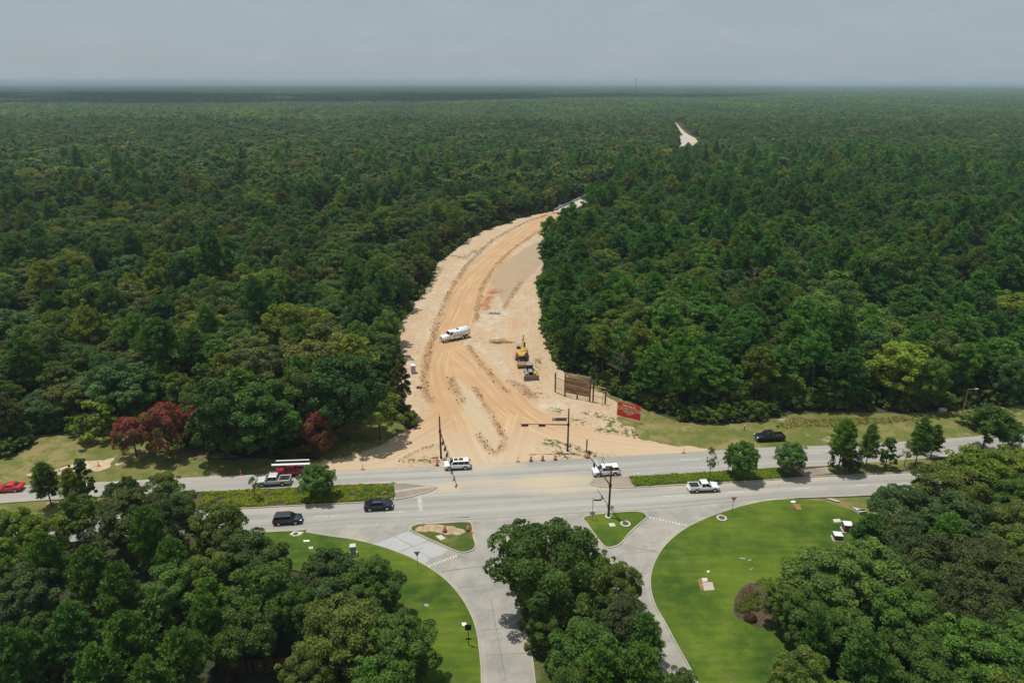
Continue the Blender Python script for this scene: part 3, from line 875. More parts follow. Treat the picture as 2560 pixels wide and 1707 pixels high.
# bridge carrying the new road over a creek in the forest
M_BR = m_concrete("bridge_concrete", (0.42, 0.38, 0.33), (0.54, 0.50, 0.44), 0.3)
br = thing("bridge", "pale concrete road bridge with low parapets where the dirt road enters the far trees", "bridge")
BA, BB = np.array([24.0, 381.5]), np.array([60.0, 462.0]); bd = (BB - BA) / np.linalg.norm(BB - BA); bnm = np.array([bd[1], -bd[0]])
W = 10.6
sheet("deck", [BA, BA + bnm * W, BB + bnm * W, BB], 0.75, M_BR, br, th=0.6)
for s in (0.2, W - 0.2):
    ribbon("parapet", [BA + bnm * s - bd * 2, BB + bnm * s], 0.4, 0.3, 1.55, M_BR, br)
MB().box((*(BA + bd * 7 + bnm * 0.2), 2.2), (0.9, 0.9, 0.9), 0).build("light_base", M_BR, br)
sheet("approach_slab", [BA - bd * 6 + bnm * 0.6, BA - bd * 6 + bnm * (W - 0.6), BA + bnm * (W - .45), BA + bnm * .45], 0.62, plain("approach", (0.48, 0.40, 0.29), 0.9, var=0.25, scale=0.4), br, th=0.7)

# the same road coming out of the trees much farther off
M_FROAD = m_concrete("distant_road_concrete", (0.40, 0.385, 0.355), (0.48, 0.46, 0.42), 0.1)
FR = [(158.86,695.12),(185.57,783.36),(205.41,869.09),(224.60,949.47),(231.85,964.72),(231.39,943.25),(227.34,913.32),(218.91,869.09),(208.37,824.07),(196.73,779.08),(189.78,756.71),(182.78,758.32),(166.90,702.02)]
FS = [(193.65,766.50),(201.59,783.36),(224.95,858.68),(235.75,913.32),(241.20,968.61),(251.07,1038.22),(267.53,1135.79),(290.36,1263.94),(301.59,1345.39),(294.90,1309.25),(272.46,1181.94),(246.77,1045.72),(231.85,964.72),(227.34,913.32),(208.37,824.07)]
tag(sheet("distant_sand", FS, 0.3, plain("distant_sandy_soil", (0.50, 0.40, 0.27), 0.95, var=0.2, scale=0.05)), kind="structure")
tag(sheet("distant_road", FR, 0.4, M_FROAD), kind="structure")
FAR_CLEAR = [(158.52,695.12),(142.62,624.24),(149.06,624.24),(163.29,671.97),(173.72,685.01),(193.78,734.79),(224.83,848.51),(242.64,937.11),(253.76,1016.33),(269.02,1109.76),(292.09,1242.41),(313.81,1388.78),(299.77,1357.87),(247.61,1109.76),(224.85,975.16),(203.72,869.09),(184.19,783.36)]

# ------------------------------------------------------------------ trees
def unit(a):
    return a / (np.linalg.norm(a, axis=1)[:, None] + 1e-9)


def cards(p, nrm, size, aspect, rs, curl=0.25):
    """leaf-spray faces: a bent rhomb at each point"""
    n = len(p)
    t = unit(np.cross(nrm, rs.randn(n, 3))); b = np.cross(nrm, t)
    s = size[:, None]
    v = np.stack([p - t * s, p - b * s * aspect + nrm * s * curl * 0.4, p + t * s - nrm * s * curl, p + b * s * aspect + nrm * s * curl * 0.4], 1).reshape(-1, 3)
    return v, np.arange(4 * n).reshape(n, 4)


def crown_broad(seed, Rr=5.0, H=13.0, base=0.22, lobes=46, n=6500, leaf=0.30, shape='round', low=-0.8, up=0.35, boughs=5):
    rs = np.random.RandomState(seed)
    hc = H * (1 - base); cz = H * base + hc * 0.5
    d = unit(rs.randn(lobes, 3))
    d[:, 2] = np.where(d[:, 2] < low, -d[:, 2] * 0.6, d[:, 2]); d = unit(d)
    rad = rs.uniform(0.45, 0.90, lobes)
    c = d * rad[:, None] * np.array([Rr, Rr, hc * 0.5])
    if shape == 'cone':
        k = 1.0 - 0.75 * np.clip((c[:, 2] / (hc * 0.5) + 1) / 2, 0, 1)
        c[:, :2] *= (k * 1.25)[:, None]
    elif shape == 'wide':
        c[:, 2] = np.where(c[:, 2] < -hc * 0.12, -hc * 0.12 + rs.randn(lobes) * 0.3, c[:, 2])
    c[:, 2] += cz
    lr = Rr * rs.uniform(0.15, 0.25, lobes) * (60 / max(lobes, 36)) ** 0.16 * (0.75 if shape == 'cone' else 1)
    # a few boughs that stick out
    for k in rs.choice(lobes, boughs, False):
        c[k, :2] *= 1.18 if boughs == 5 else rs.uniform(1.15, 1.38); lr[k] *= 0.75
    li = rs.choice(lobes, n, p=lr ** 2 / (lr ** 2).sum())
    out = unit(c - np.array([0, 0, cz * 0.85]))
    dd = unit(rs.randn(n, 3) + 0.55 * out[li] + np.array([0, 0, 0.5]))
    r = lr[li] * (0.55 + 0.5 * rs.rand(n) ** 0.5)
    p = c[li] + dd * r[:, None] * np.array([1, 1, 0.8])
    nrm = unit(dd + 0.75 * rs.randn(n, 3) + np.array([0, 0, up]))
    v, f = cards(p, nrm, leaf * rs.uniform(0.6, 1.25, n), rs.uniform(0.45, 0.7, n)[:, None], rs)
    lt = rs.rand(lobes) * 0.55
    tint = np.clip(lt[li] + rs.rand(n) * 0.45, 0, 1)
    topn = np.clip((p[:, 2] - H * base) / hc, 0, 1)
    fl = ((rs.rand(lobes)[li] * 0.4 + rs.rand(n) * 0.75 + topn * 0.35) > 0.84).astype(float)
    return v, f, np.repeat(tint, 4), np.repeat(fl, 4), c


def crown_pine(seed, Rr=3.4, H=15.0, base=0.42, whorls=9, leaf=0.34, flat=False, bl=13):
    rs = np.random.RandomState(seed)
    P, N, S, T = [], [], [], []; tips = []
    for w in range(whorls):
        t = w / (whorls - 1)
        z = H * (base + (0.97 - base) * t)
        rr = Rr * ((1 - t) ** 0.55 * (0.62 + 0.38 * min(1, t * 3)) + 0.12)
        if flat:
            rr = Rr * (0.55 + 0.45 * math.sin(math.pi * min(1, t * 0.9 + 0.2))) * (1 - 0.55 * t ** 3)
        nb = rs.randint(5, 8)
        for a in np.linspace(0, 2 * math.pi, nb, False) + rs.rand() * 6:
            a += rs.randn() * 0.25; L = rr * rs.uniform(0.7, 1.12)
            tip = np.array([math.cos(a) * L, math.sin(a) * L, z + L * 0.22 * rs.uniform(0.2, 1.6)])
            tips.append((z, tip))
            nt = max(4, int(L * 5.5))
            for k in range(nt):
                q = 0.35 + 0.65 * (k + 0.5) / nt
                c = np.array([tip[0] * q, tip[1] * q, z + (tip[2] - z) * q]) + rs.randn(3) * np.array([0.32, 0.32, 0.18])
                d = unit(rs.randn(bl, 3) + np.array([0, 0, 0.75]))
                P.append(c + d * leaf * 0.85); N.append(d); S.append(np.full(bl, leaf * rs.uniform(0.85, 1.2)))
                T.append(np.clip(rs.rand() * 0.6 + rs.rand(bl) * 0.4, 0, 1))
    P, N, S, T = np.vstack(P), np.vstack(N), np.concatenate(S), np.concatenate(T)
    side = unit(np.cross(N, rs.randn(len(N), 3))); s = S[:, None]
    v = np.stack([P - N * s, P + side * s * 0.21, P + N * s, P - side * s * 0.21], 1).reshape(-1, 3)
    return v, np.arange(len(v)).reshape(-1, 4), np.repeat(T, 4), np.zeros(len(v)), tips


def trunk_mesh(name, H, r, targets, seed, bend=0.3, top=0.8):
    rs = np.random.RandomState(seed); mb = MB()
    pts = [Vector((0, 0, -0.3))]
    for k in range(1, 5):
        pts.append(Vector((rs.randn() * bend * k / 4, rs.randn() * bend * k / 4, H * top * k / 4)))
    rad = [r * (1 - 0.82 * k / 4) for k in range(5)]
    for k in range(4):
        mb.tube(pts[k], pts[k + 1], rad[k], rad[k + 1], 7)
    for tz, t in targets:
        f = min(3.99, max(0.8, tz / (H * top) * 4)); i = int(f)
        o = pts[i].lerp(pts[i + 1], f - i); e = Vector(t)
        m = o.lerp(e, 0.5) + Vector((0, 0, (e - o).length * 0.08))
        mb.tube(o, m, r * 0.30, r * 0.18, 5, False); mb.tube(m, e, r * 0.18, r * 0.05, 5, False)
    return mb.mesh(name, BARK, True)


KINDS = {}


def add_kind(kind, crown, trunk, Rr, H):
    KINDS.setdefault(kind, []).append((crown, trunk, Rr, H))


def mk_broad(kind, seed, **kw):
    Rr, H = kw.get('Rr', 5.0), kw.get('H', 13.0)
    v, f, ti, fl, c = crown_broad(seed, **kw)
    cm = mesh_np("crown_" + kind, v, f, LEAF, dict(tint=ti, flower=fl))
    rs = np.random.RandomState(seed + 7)
    tg = [(H * rs.uniform(0.22, 0.5), c[k]) for k in rs.choice(len(c), 11, False)]
    add_kind(kind, cm, trunk_mesh("trunk_" + kind, H, 0.032 * Rr + 0.06, tg, seed), Rr, H)


def mk_pine(kind, seed, **kw):
    Rr, H = kw.get('Rr', 3.4), kw.get('H', 15.0)
    v, f, ti, fl, tips = crown_pine(seed, **kw)
    cm = mesh_np("crown_" + kind, v, f, NEEDLE, dict(tint=ti, flower=fl))
    rs = np.random.RandomState(seed + 7)
    tg = [tips[k] for k in rs.choice(len(tips), min(len(tips), 26), False)]
    add_kind(kind, cm, trunk_mesh("trunk_" + kind, H, 0.19, tg, seed, 0.12, 0.97), Rr, H)


for s in range(5):
    mk_broad('oak', 11 + s, lobes=104 + 8 * s, n=19000, leaf=0.19, base=0.05 + 0.03 * (s % 3), shape='round')
for s in range(3):
    mk_broad('spread', 31 + s, lobes=110, n=19000, leaf=0.19, base=0.14, shape='wide', low=-0.35, Rr=5.6, H=11.5)
for s in range(3):
    mk_broad('slender', 41 + s, lobes=80, n=13000, leaf=0.19, base=0.05, shape='cone', Rr=3.6, H=14.0)
for s in range(4):
    mk_pine('pine', 51 + s, base=0.28 + 0.05 * (s % 3), whorls=11, bl=17)
for s in range(3):
    mk_pine('tall_pine', 57 + s, base=0.52 + 0.06 * (s % 2), whorls=8, Rr=3.6, H=18.0, bl=17)
for s in range(2):
    mk_pine('flat_pine', 61 + s, base=0.42, whorls=8, flat=True, Rr=4.2, H=13.5, bl=17)
for s in range(2):
    mk_broad('shrub', 71 + s, lobes=22, n=1700, leaf=0.20, base=0.02, Rr=2.2, H=3.2)
mk_broad('wispy', 81, lobes=34, n=1500, leaf=0.16, base=0.25, Rr=3.0, H=8.0, shape='cone')
mk_broad('loose', 83, lobes=52, n=6200, leaf=0.22, base=0.2, Rr=4.4, H=9.0, low=-0.5)
mk_broad('grand', 90, lobes=64, n=17000, leaf=0.20, base=0.12, Rr=6.6, H=12.0, low=-0.6, boughs=20)
mk_broad('loose', 84, lobes=48, n=6000, leaf=0.22, base=0.2, Rr=4.4, H=9.0, low=-0.5)
mk_broad('myrtle', 85, lobes=80, n=9000, leaf=0.17, base=0.06, Rr=4.0, H=7.0)
mk_broad('myrtle', 86, lobes=80, n=9000, leaf=0.17, base=0.06, Rr=4.0, H=7.0)

# leaf colours (albedo)
GAIN = np.array([2.14, 2.36, 1.62])
G_OAK = [(0.034, 0.056, 0.020), (0.044, 0.066, 0.020), (0.030, 0.056, 0.026), (0.056, 0.072, 0.018), (0.046, 0.056, 0.024)]
G_PINE = [(0.030, 0.064, 0.020), (0.036, 0.074, 0.018), (0.044, 0.080, 0.018)]
RNG = random.Random(4)


def jit(c, a=0.14):
    k = 1 + RNG.uniform(-a, a)
    return tuple(x * k * (1 + RNG.uniform(-0.06, 0.06)) for x in c)


def put_tree(name, kind, x, y, r, h, col, label, group=None, cat="tree", bloom=0.0, seed=None, z=0.0):
    rr = RNG if seed is None else random.Random(seed)
    crown, trunk, Rr, H = rr.choice(KINDS[kind])
    t = thing(name, label, cat, (x, y, z), rr.uniform(0, 6.28), group)
    t.scale = (r / Rr, r / Rr * rr.uniform(0.92, 1.08), h / H)
    tr = link(bpy.data.objects.new("trunk", trunk), t)
    cr = link(bpy.data.objects.new("crown", crown), t)
    cr["tcol"] = [float(q) for q in np.array(col) * GAIN]
    cr["bloom"] = float(bloom)
    return t


# --- trees set in the medians and on the verges, one by one
def tx(v):
    return dict(x=v[0], y=v[1], r=v[2], h=v[3])


ONE = [
    ("cypress_tree", 'wispy', (35.37,106.02,1.43,7.46), (0.10, 0.085, 0.05), "nearly bare grey cypress standing in the right-hand median above the white pickup"),
    ("cypress_tree", 'slender', (39.51,108.48,1.46,6.83), (0.095, 0.11, 0.022), "slim yellow-green cypress beside the bare one in the right-hand median"),
    ("oak_tree", 'oak', (41.41,106.41,2.99,7.98), (0.04, 0.075, 0.02), "full round green oak in the right-hand median, third tree from the paved nose"),
    ("oak_tree", 'oak', (50.60,108.23,3.12,6.67), (0.045, 0.08, 0.024), "single green oak on a visible trunk at the end of the median groundcover"),
    ("pine_tree", 'pine', (60.16,109.38,2.65,10.62), (0.055, 0.088, 0.018), "tall pine with a bare lower trunk, tallest of the right-hand median"),
    ("dark_bush", 'oak', (61.95,108.88,2.08,4.65), (0.022, 0.036, 0.014), "dark low bushy evergreen at the foot of the tall median pine"),
    ("pine_sapling", 'slender', (58.81,109.38,0.86,3.75), (0.05, 0.08, 0.022), "small conical sapling at the foot of the tall median pine"),
    ("pine_tree", 'pine', (65.65,110.41,1.88,8.97), (0.065, 0.092, 0.02), "thin open pine just right of the tall median pine"),
    ("oak_tree", 'slender', (69.24,110.25,2.28,7.20), (0.036, 0.066, 0.018), "broad-based dark green tree between the thin pines of the right-hand median"),
    ("cypress_tree", 'wispy', (73.19,111.03,1.35,5.26), (0.075, 0.10, 0.03), "thin feathery green cypress before the pair of far median pines"),
    ("pine_tree", 'pine', (75.24,111.03,2.15,10.13), (0.05, 0.08, 0.018), "larger of the paired pines towards the far right end of the median"),
    ("pine_tree", 'pine', (79.84,113.95,1.82,7.10), (0.042, 0.07, 0.018), "smaller of the paired pines towards the far right end of the median"),
    ("pine_tree", 'flat_pine', (90.79,115.88,4.87,9.74), (0.036, 0.062, 0.018), "wide round-topped pine rising over the road at the right edge"),
    ("oak_shrub", 'oak', (96.74,117.57,2.69,6.40), (0.036, 0.06, 0.018), "round dark tree against the wide round-topped pine"),
    ("pine_tree", 'pine', (-77.60,97.81,2.49,8.50), (0.045, 0.062, 0.016), "sturdy pine in the left-hand median nearest the red car"),
    ("pine_tree", 'pine', (-72.43,96.58,2.22,8.24), (0.075, 0.092, 0.018), "yellowish thin-trunked pine, second tree of the left-hand median"),
    ("cypress_tree", 'slender', (-71.27,98.12,2.29,10.33), (0.034, 0.06, 0.026), "tall pointed blue-green cypress in the left-hand median"),
    ("median_tree", 'loose', (-66.81,97.67,1.79,4.58), (0.045, 0.06, 0.026), "low grey-green tree right of the pointed cypress"),
    ("median_tree", 'oak', (-63.57,97.23,1.90,6.68), (0.03, 0.05, 0.016), "upright dark green tree in the left-hand median behind the foreground woods"),
    ("median_tree", 'loose', (-58.28,97.90,3.32,6.12), (0.05, 0.066, 0.018), "spreading olive tree at the start of the bright median groundcover"),
    ("median_tree", 'oak', (-54.57,94.86,3.25,5.00), (0.035, 0.05, 0.016), "dense dark tree just in front of the spreading olive median tree"),
    ("cypress_sapling", 'wispy', (-44.13,99.93,1.51,5.01), (0.065, 0.09, 0.022), "slender sapling with a thin trunk in the groundcover by the silver pickup"),
    ("median_bush", 'oak', (-33.41,100.62,3.26,6.91), (0.045, 0.082, 0.02), "rounded leafy green tree in the groundcover hiding the back of the red pickup"),
    ("crape_myrtle", 'myrtle', (-71.81,114.44,4.05,8.73), (0.048, 0.055, 0.025), "first red-flowering crape myrtle from the left, on the grass verge"),
    ("crape_myrtle", 'myrtle', (-65.78,115.01,4.77,10.67), (0.048, 0.055, 0.025), "brightest red-flowering crape myrtle, middle of the three on the left verge"),
    ("crape_myrtle", 'myrtle', (-62.51,118.68,4.17,9.36), (0.045, 0.05, 0.024), "red-flowering crape myrtle tucked against the dark trees, rear of the three"),
    ("crape_myrtle", 'myrtle', (-37.23,115.92,4.09,8.35), (0.05, 0.042, 0.02), "lone dull-red crape myrtle in shade before the dark green trees by the dirt road"),
    ("olive_tree", 'loose', (-26.41,121.35,5.06,10.54), (0.075, 0.09, 0.026), "light olive-green tree on the sand beside the dirt road mouth"),
    ("maple_tree", 'oak', (-54.66,114.36,6.33,16.38), (0.024, 0.046, 0.016), "deep green round tree right behind the rear crape myrtle"),
    ("maple_tree", 'oak', (-46.43,115.18,7.19,15.14), (0.030, 0.056, 0.018), "rich green round tree between the two crape myrtle groups"),
    ("maple_tree", 'oak', (-42.21,120.29,6.36,15.57), (0.045, 0.058, 0.018), "olive tree behind the rich green round tree on the left verge"),
    ("maple_tree", 'oak', (-32.86,121.18,7.81,18.36), (0.022, 0.044, 0.018), "big dark blue-green tree over the lone dull-red crape myrtle"),
    ("yellow_bush", 'shrub', (-83.99,122.74,5.37,7.22), (0.072, 0.088, 0.014), "rounded yellow-green thicket at the forest edge behind the left verge"),
]
for nm, kind, v, col, lab in ONE:
    put_tree(nm, kind, *v, jit(col, 0.03), lab, bloom=1.0 if nm == "crape_myrtle" and "dull" not in lab else (0.9 if nm == "crape_myrtle" else 0.0), seed=len(lab) * 7 + int(v[0]), z=0.02)

# --- foreground woods
FGL = [
    ('oak', (-56.59,85.34,5.94,10.50), 0), ('oak', (-35.61,77.09,5.26,10.00), 1), ('oak', (-42.81,83.23,4.43,10.50), 3), ('oak', (-31.40,68.54,5.02,11.00), 2), ('spread', (-31.95,63.66,4.36,9.00), 2),
    ('pine', (-50.11,78.70,2.89,13.00), 9), ('pine', (-44.31,73.11,2.86,12.00), 9), ('oak', (-43.33,70.06,3.99,10.50), 6), ('pine', (-48.56,68.24,2.82,12.00), 9), ('pine', (-54.19,71.43,3.09,12.00), 9),
    ('oak', (-67.20,82.50,3.78,9.50), 5), ('oak', (-71.61,82.61,3.47,10.00), 5), ('oak', (-69.16,75.83,3.66,9.50), 5), ('oak', (-62.00,69.96,4.44,9.50), 4), ('pine', (-61.42,73.98,2.88,12.00), 9), ('pine', (-51.17,62.42,2.95,11.00), 8),
    ('oak', (-55.64,62.98,3.09,9.00), 2), ('pine', (-43.87,61.10,3.10,11.00), 9), ('pine', (-36.72,58.57,2.82,11.00), 9), ('pine', (-55.66,58.57,2.91,11.00), 8), ('oak', (-40.40,72.87,4.01,10.00), 3),
    ('pine', (-44.60,56.20,2.83,11.00), 9), ('pine', (-38.11,54.50,2.77,11.00), 9), ('pine', (-35.97,63.79,2.58,11.00), 9), ('oak', (-50.13,85.22,4.00,10.00), 0), ('oak', (-66.28,88.27,3.33,9.00), 3),
    ('oak', (-24.14,74.08,4.18,9.50), 1), ('oak', (-18.51,71.91,4.43,9.00), 2), ('spread', (-19.83,63.04,5.91,10.00), 3), ('oak', (-12.28,60.75,4.59,10.50), 7), ('oak', (-22.78,57.03,3.45,9.50), 3), ('oak', (-13.89,55.60,4.22,10.00), 7), ('oak', (-22.65,67.98,4.36,9.00), 4), ('oak', (-26.33,67.65,3.25,9.50), 2),
]
FGR = [
    ('spread', (60.16,88.27,5.86,9.00), 4), ('oak', (69.68,93.29,6.25,10.00), 3), ('oak', (78.19,97.98,6.85,10.50), 10), ('oak', (84.59,99.83,5.86,10.00), 10), ('oak', (66.14,85.22,6.14,10.00), 4), ('oak', (72.53,84.16,5.44,10.00), 3),
    ('pine', (52.13,83.31,2.67,8.50), 8), ('spread', (56.01,82.69,4.56,8.00), 1), ('oak', (40.89,71.62,6.21,10.00), 6), ('oak', (47.91,73.35,5.74,10.50), 6), ('oak', (36.62,67.41,4.12,8.50), 2), ('oak', (35.05,70.71,2.82,7.00), 3), ('spread', (56.73,74.58,6.12,10.00), 0), ('spread', (63.16,73.72,6.35,10.00), 0),
    ('spread', (56.36,66.57,5.35,10.00), 0), ('oak', (47.71,65.52,4.75,10.50), 7), ('pine', (34.75,61.10,2.00,11.00), 8), ('oak', (39.11,63.66,4.15,9.00), 2), ('oak', (40.21,58.51,3.42,9.00), 3), ('pine', (38.47,57.09,2.62,12.00), 8), ('oak', (46.04,59.45,4.19,9.50), 2), ('oak', (52.56,59.19,5.38,11.00), 7), ('oak', (31.93,57.31,3.61,9.00), 3),
    ('oak', (59.37,61.71,4.55,10.00), 7), ('oak', (63.81,68.83,4.39,10.00), 0), ('oak', (45.06,54.49,4.16,10.00), 7),
]
FGC = [('grand', (4.65,72.86,8.06,13.50), 2), ('loose', (8.47,68.64,3.85,8.00), 2), ('oak', (14.08,71.50,3.73,9.00), 3), ('oak', (4.78,66.32,3.01,7.00), 2), ('oak', (8.74,61.03,4.42,9.50), 7), ('oak', (13.39,65.05,4.22,9.00), 0), ('pine', (15.37,61.71,2.63,10.00), 8), ('pine', (14.10,57.34,2.88,10.00), 9), ('pine', (9.71,56.75,2.86,10.00), 9), ('oak', (18.66,57.50,2.43,6.00), 2), ('oak', (6.80,55.87,3.12,9.00), 2)]
PAL = [(0.033, 0.043, 0.018), (0.034, 0.050, 0.020), (0.038, 0.060, 0.016), (0.060, 0.074, 0.020), (0.032, 0.048, 0.022), (0.072, 0.094, 0.018), (0.052, 0.078, 0.024), (0.044, 0.074, 0.018), (0.036, 0.074, 0.020), (0.044, 0.080, 0.016), (0.080, 0.100, 0.016)]
WORD = ["dark grey-green", "dark green", "green", "olive", "dusky green", "light green", "mid-green", "fresh green", "blue-green", "bright green", "yellow-green"]
placed = []


def spot(x, y, grp):
    """which part of the foreground woods a tree stands in"""
    if "left" in grp:
        return "beside the left lawn" if x > -30 else "along the near kerb" if y > 85 else "at the left frame edge" if x < -50 else "at the bottom edge" if y < 66 else "in the middle"
    if "right" in grp:
        return "along the road" if y > 90 else "beside the big lawn" if x < 41 else "at the bottom edge" if y < 66 else "deep inside"
    return "at its tip" if y > 82 else "midway down" if y > 70 else "at the bottom edge"


for lst, where, grp in ((FGL, "of the left foreground woods", "trees of the left foreground woods"), (FGR, "of the right foreground woods", "trees of the right foreground woods"), (FGC, "on the planted island between the entrance roads", "trees on the planted island")):
    for kind, v, ci in lst:
        sp = "pine" if kind == 'pine' else "broadleaf tree"
        put_tree("pine_tree" if kind == 'pine' else "broadleaf_tree", kind, *v, jit(tuple(q * 0.86 for q in PAL[ci]), 0.08), "%s %s %s, %s" % (WORD[ci], sp, where, spot(v[0], v[1], grp)), grp, z=0.15)
        placed.append(v[:3])
placed = np.array(placed)
WL = [(-81.63,72.99),(-50.95,75.18),(-36.15,72.99),(-28.29,62.99),(-20.51,60.32),(-14.99,57.22),(-12.01,41.40),(-63.70,41.40)]
GAP = [(-38.13,63.39),(-26.73,63.39),(-20.53,47.34),(-32.77,47.34)]
WR = [(67.31,87.89),(104.49,100.71),(65.53,41.40),(28.66,41.40),(38.88,62.99),(44.22,66.58),(56.20,77.49)]
for poly, where, grp in ((WL, "of the left foreground woods", "trees of the left foreground woods"), (WR, "of the right foreground woods", "trees of the right foreground woods")):
    a = np.array(poly); lo, hi = a.min(0), a.max(0)
    for k in range(900):
        x, y = RNG.uniform(lo[0], hi[0]), RNG.uniform(max(44, lo[1]), hi[1])
        if abs(x) > 0.82 * (y + 6) + 4 or not inside(poly, np.array([x]), np.array([y]))[0] or inside(GAP, np.array([x]), np.array([y]))[0]:
            continue
        if np.min(np.hypot(placed[:, 0] - x, placed[:, 1] - y)) < 5.0:
            continue
        ci = RNG.choice([1, 2, 3, 7, 8, 9]); kind = 'pine' if ci > 7 else 'oak'
        r = RNG.uniform(2.6, 3.2) if kind == 'pine' else RNG.uniform(3.4, 4.4)
        put_tree("pine_tree" if kind == 'pine' else "broadleaf_tree", kind, x, y, r, RNG.uniform(8, 10), jit(PAL[ci], 0.08), "%s %s %s, %s" % (WORD[ci], "pine" if kind == 'pine' else "broadleaf tree", where, spot(x, y, grp)), grp, z=0.15)
        placed = np.vstack([placed, (x, y, r)])

# --- the forest beyond the road
CLEAR = [np.array(SITE), np.array(VERGE_L), np.array(VERGE_R), np.vstack([FAR + np.array([0, 2.0]), NEAR[::-1]]), np.array(FAR_CLEAR), np.array([BA - bnm * 1.5, BB - bnm * 1.5, BB + bnm * 20, BA + bnm * 19])]


def hexes(y0, y1, sp, seed, k=0.80, m=26):
    rs = np.random.RandomState(seed)
    yy = np.arange(y0, y1, sp * 0.866); pts = []
    for j, y in enumerate(yy):
        w = k * y + m
        x = np.arange(-w, w, sp) + (sp / 2 if j % 2 else 0)
        pts.append(np.c_[x, np.full(len(x), y)])
    p = np.vstack(pts)
    return p + (rs.rand(len(p), 2) - 0.5) * sp * 0.75, rs


def clear_of(p, margin):
    ok = np.ones(len(p), bool)
    for c in CLEAR:
        for a in np.linspace(0, 2 * math.pi, 8, False):
            ok &= ~inside(c, p[:, 0] + math.cos(a) * margin, p[:, 1] + math.sin(a) * margin)
        ok &= ~inside(c, p[:, 0], p[:, 1])
    return ok


pts, rs = hexes(112, 560, 7.3, 21)
fl = np.interp(pts[:, 0], FAR[:, 0], FAR[:, 1])
mg = np.where(pts[:, 1] < 230, 1.2, 2.0)
ok = clear_of(pts, 1.6) & (pts[:, 1] > fl + 6)
one = np.array([v[:2] for _, _, v, _, _ in ONE])
ok &= np.min(np.hypot(pts[:, None, 0] - one[None, :, 0], pts[:, None, 1] - one[None, :, 1]), 1) > 4.5
ok &= (np.hypot(pts[:, 0] + 25.5, pts[:, 1] - 151) > 8) & (np.hypot(pts[:, 0] + 24.5, pts[:, 1] - 143) > 6)
pts = pts[ok]
n = len(pts)
lown = VN(pts[:, 0] * 0.02 + 11, pts[:, 1] * 0.02); med = VN(pts[:, 0] * 0.06, pts[:, 1] * 0.06 + 50)
right = pts[:, 0] > np.interp(pts[:, 1], [100, 200, 300, 400, 900], [20, 8, 12, 40, 190])
ppine = np.where(right, 0.56, 0.16) + (lown - 0.5) * 0.3
is_p = rs.rand(n) < ppine
sl = (rs.rand(n) < 0.08) & ~is_p
spd = (rs.rand(n) < 0.34) & ~is_p & ~sl
flat = is_p & (rs.rand(n) < 0.35)
tall = is_p & ~flat & (rs.rand(n) < np.where(right, 0.45, 0.6))
kind = np.where(is_p, np.where(flat, 'flat_pine', np.where(tall, 'tall_pine', 'pine')), np.where(sl, 'slender', np.where(spd, 'spread', 'oak')))
hh = np.where(is_p, rs.uniform(12.5, 17.0, n), rs.uniform(9.5, 15.0, n)) * (0.72 + 0.42 * med + 0.2 * VN(pts[:, 0] * 0.015 + 30, pts[:, 1] * 0.015))
hh *= np.where(pts[:, 1] < 175, 0.92, 1.0)
rr = np.where(is_p, rs.uniform(3.5, 5.4, n), np.where(sl, rs.uniform(2.8, 3.7, n), rs.uniform(3.8, 7.2, n)))
big = (rs.rand(n) < 0.12) & ~is_p & ~sl
rr = np.where(big, rr * 1.35, rr); hh = np.where(big, hh * 1.12, hh)
emb = np.min([near(np.array(SITE), pts[:, 0], pts[:, 1])[0], near(np.array(VERGE_R), pts[:, 0], pts[:, 1])[0]], 0)
rr = np.where(emb < 5, np.minimum(rr, 4.4), rr)
cols = np.where(is_p[:, None], np.array(G_PINE)[rs.randint(0, 3, n)], np.array(G_OAK)[rs.randint(0, 5, n)])
yl = rs.rand(n) < 0.085
cols = np.where(yl[:, None], np.array([0.080, 0.088, 0.018]), cols)
br_ = (rs.rand(n) < 0.05) & ~is_p
cols = np.where(br_[:, None], np.array([0.060, 0.062, 0.026]), cols)
cols = cols * (1 + 0.13 * rs.randn(n))[:, None].clip(0.7, 1.35) * (0.85 + 0.3 * med)[:, None]
cols = cols * np.where(right[:, None], np.array([0.95, 1.02, 0.95]), np.array([1.05, 1.0, 1.0]))

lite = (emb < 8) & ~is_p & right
cols = np.where(lite[:, None], cols * np.array([1.2, 1.2, 1.0]), cols)  # edge broadleaf leaves yellower; their sunlit brightness is put into the colour

gapn = VN(pts[:, 0] * 0.03 + 60, pts[:, 1] * 0.022 + 20)
low_ = (gapn < 0.2) & (pts[:, 1] > 140)
hh = np.where(low_ & ~is_p, hh * 0.5, hh); rr = np.where(low_ & ~is_p, rr * 0.75, rr)
hh = np.where(tall, hh * 1.18, hh)
hh *= 1 + 0.10 * rs.randn(n).clip(-1.8, 1.8)

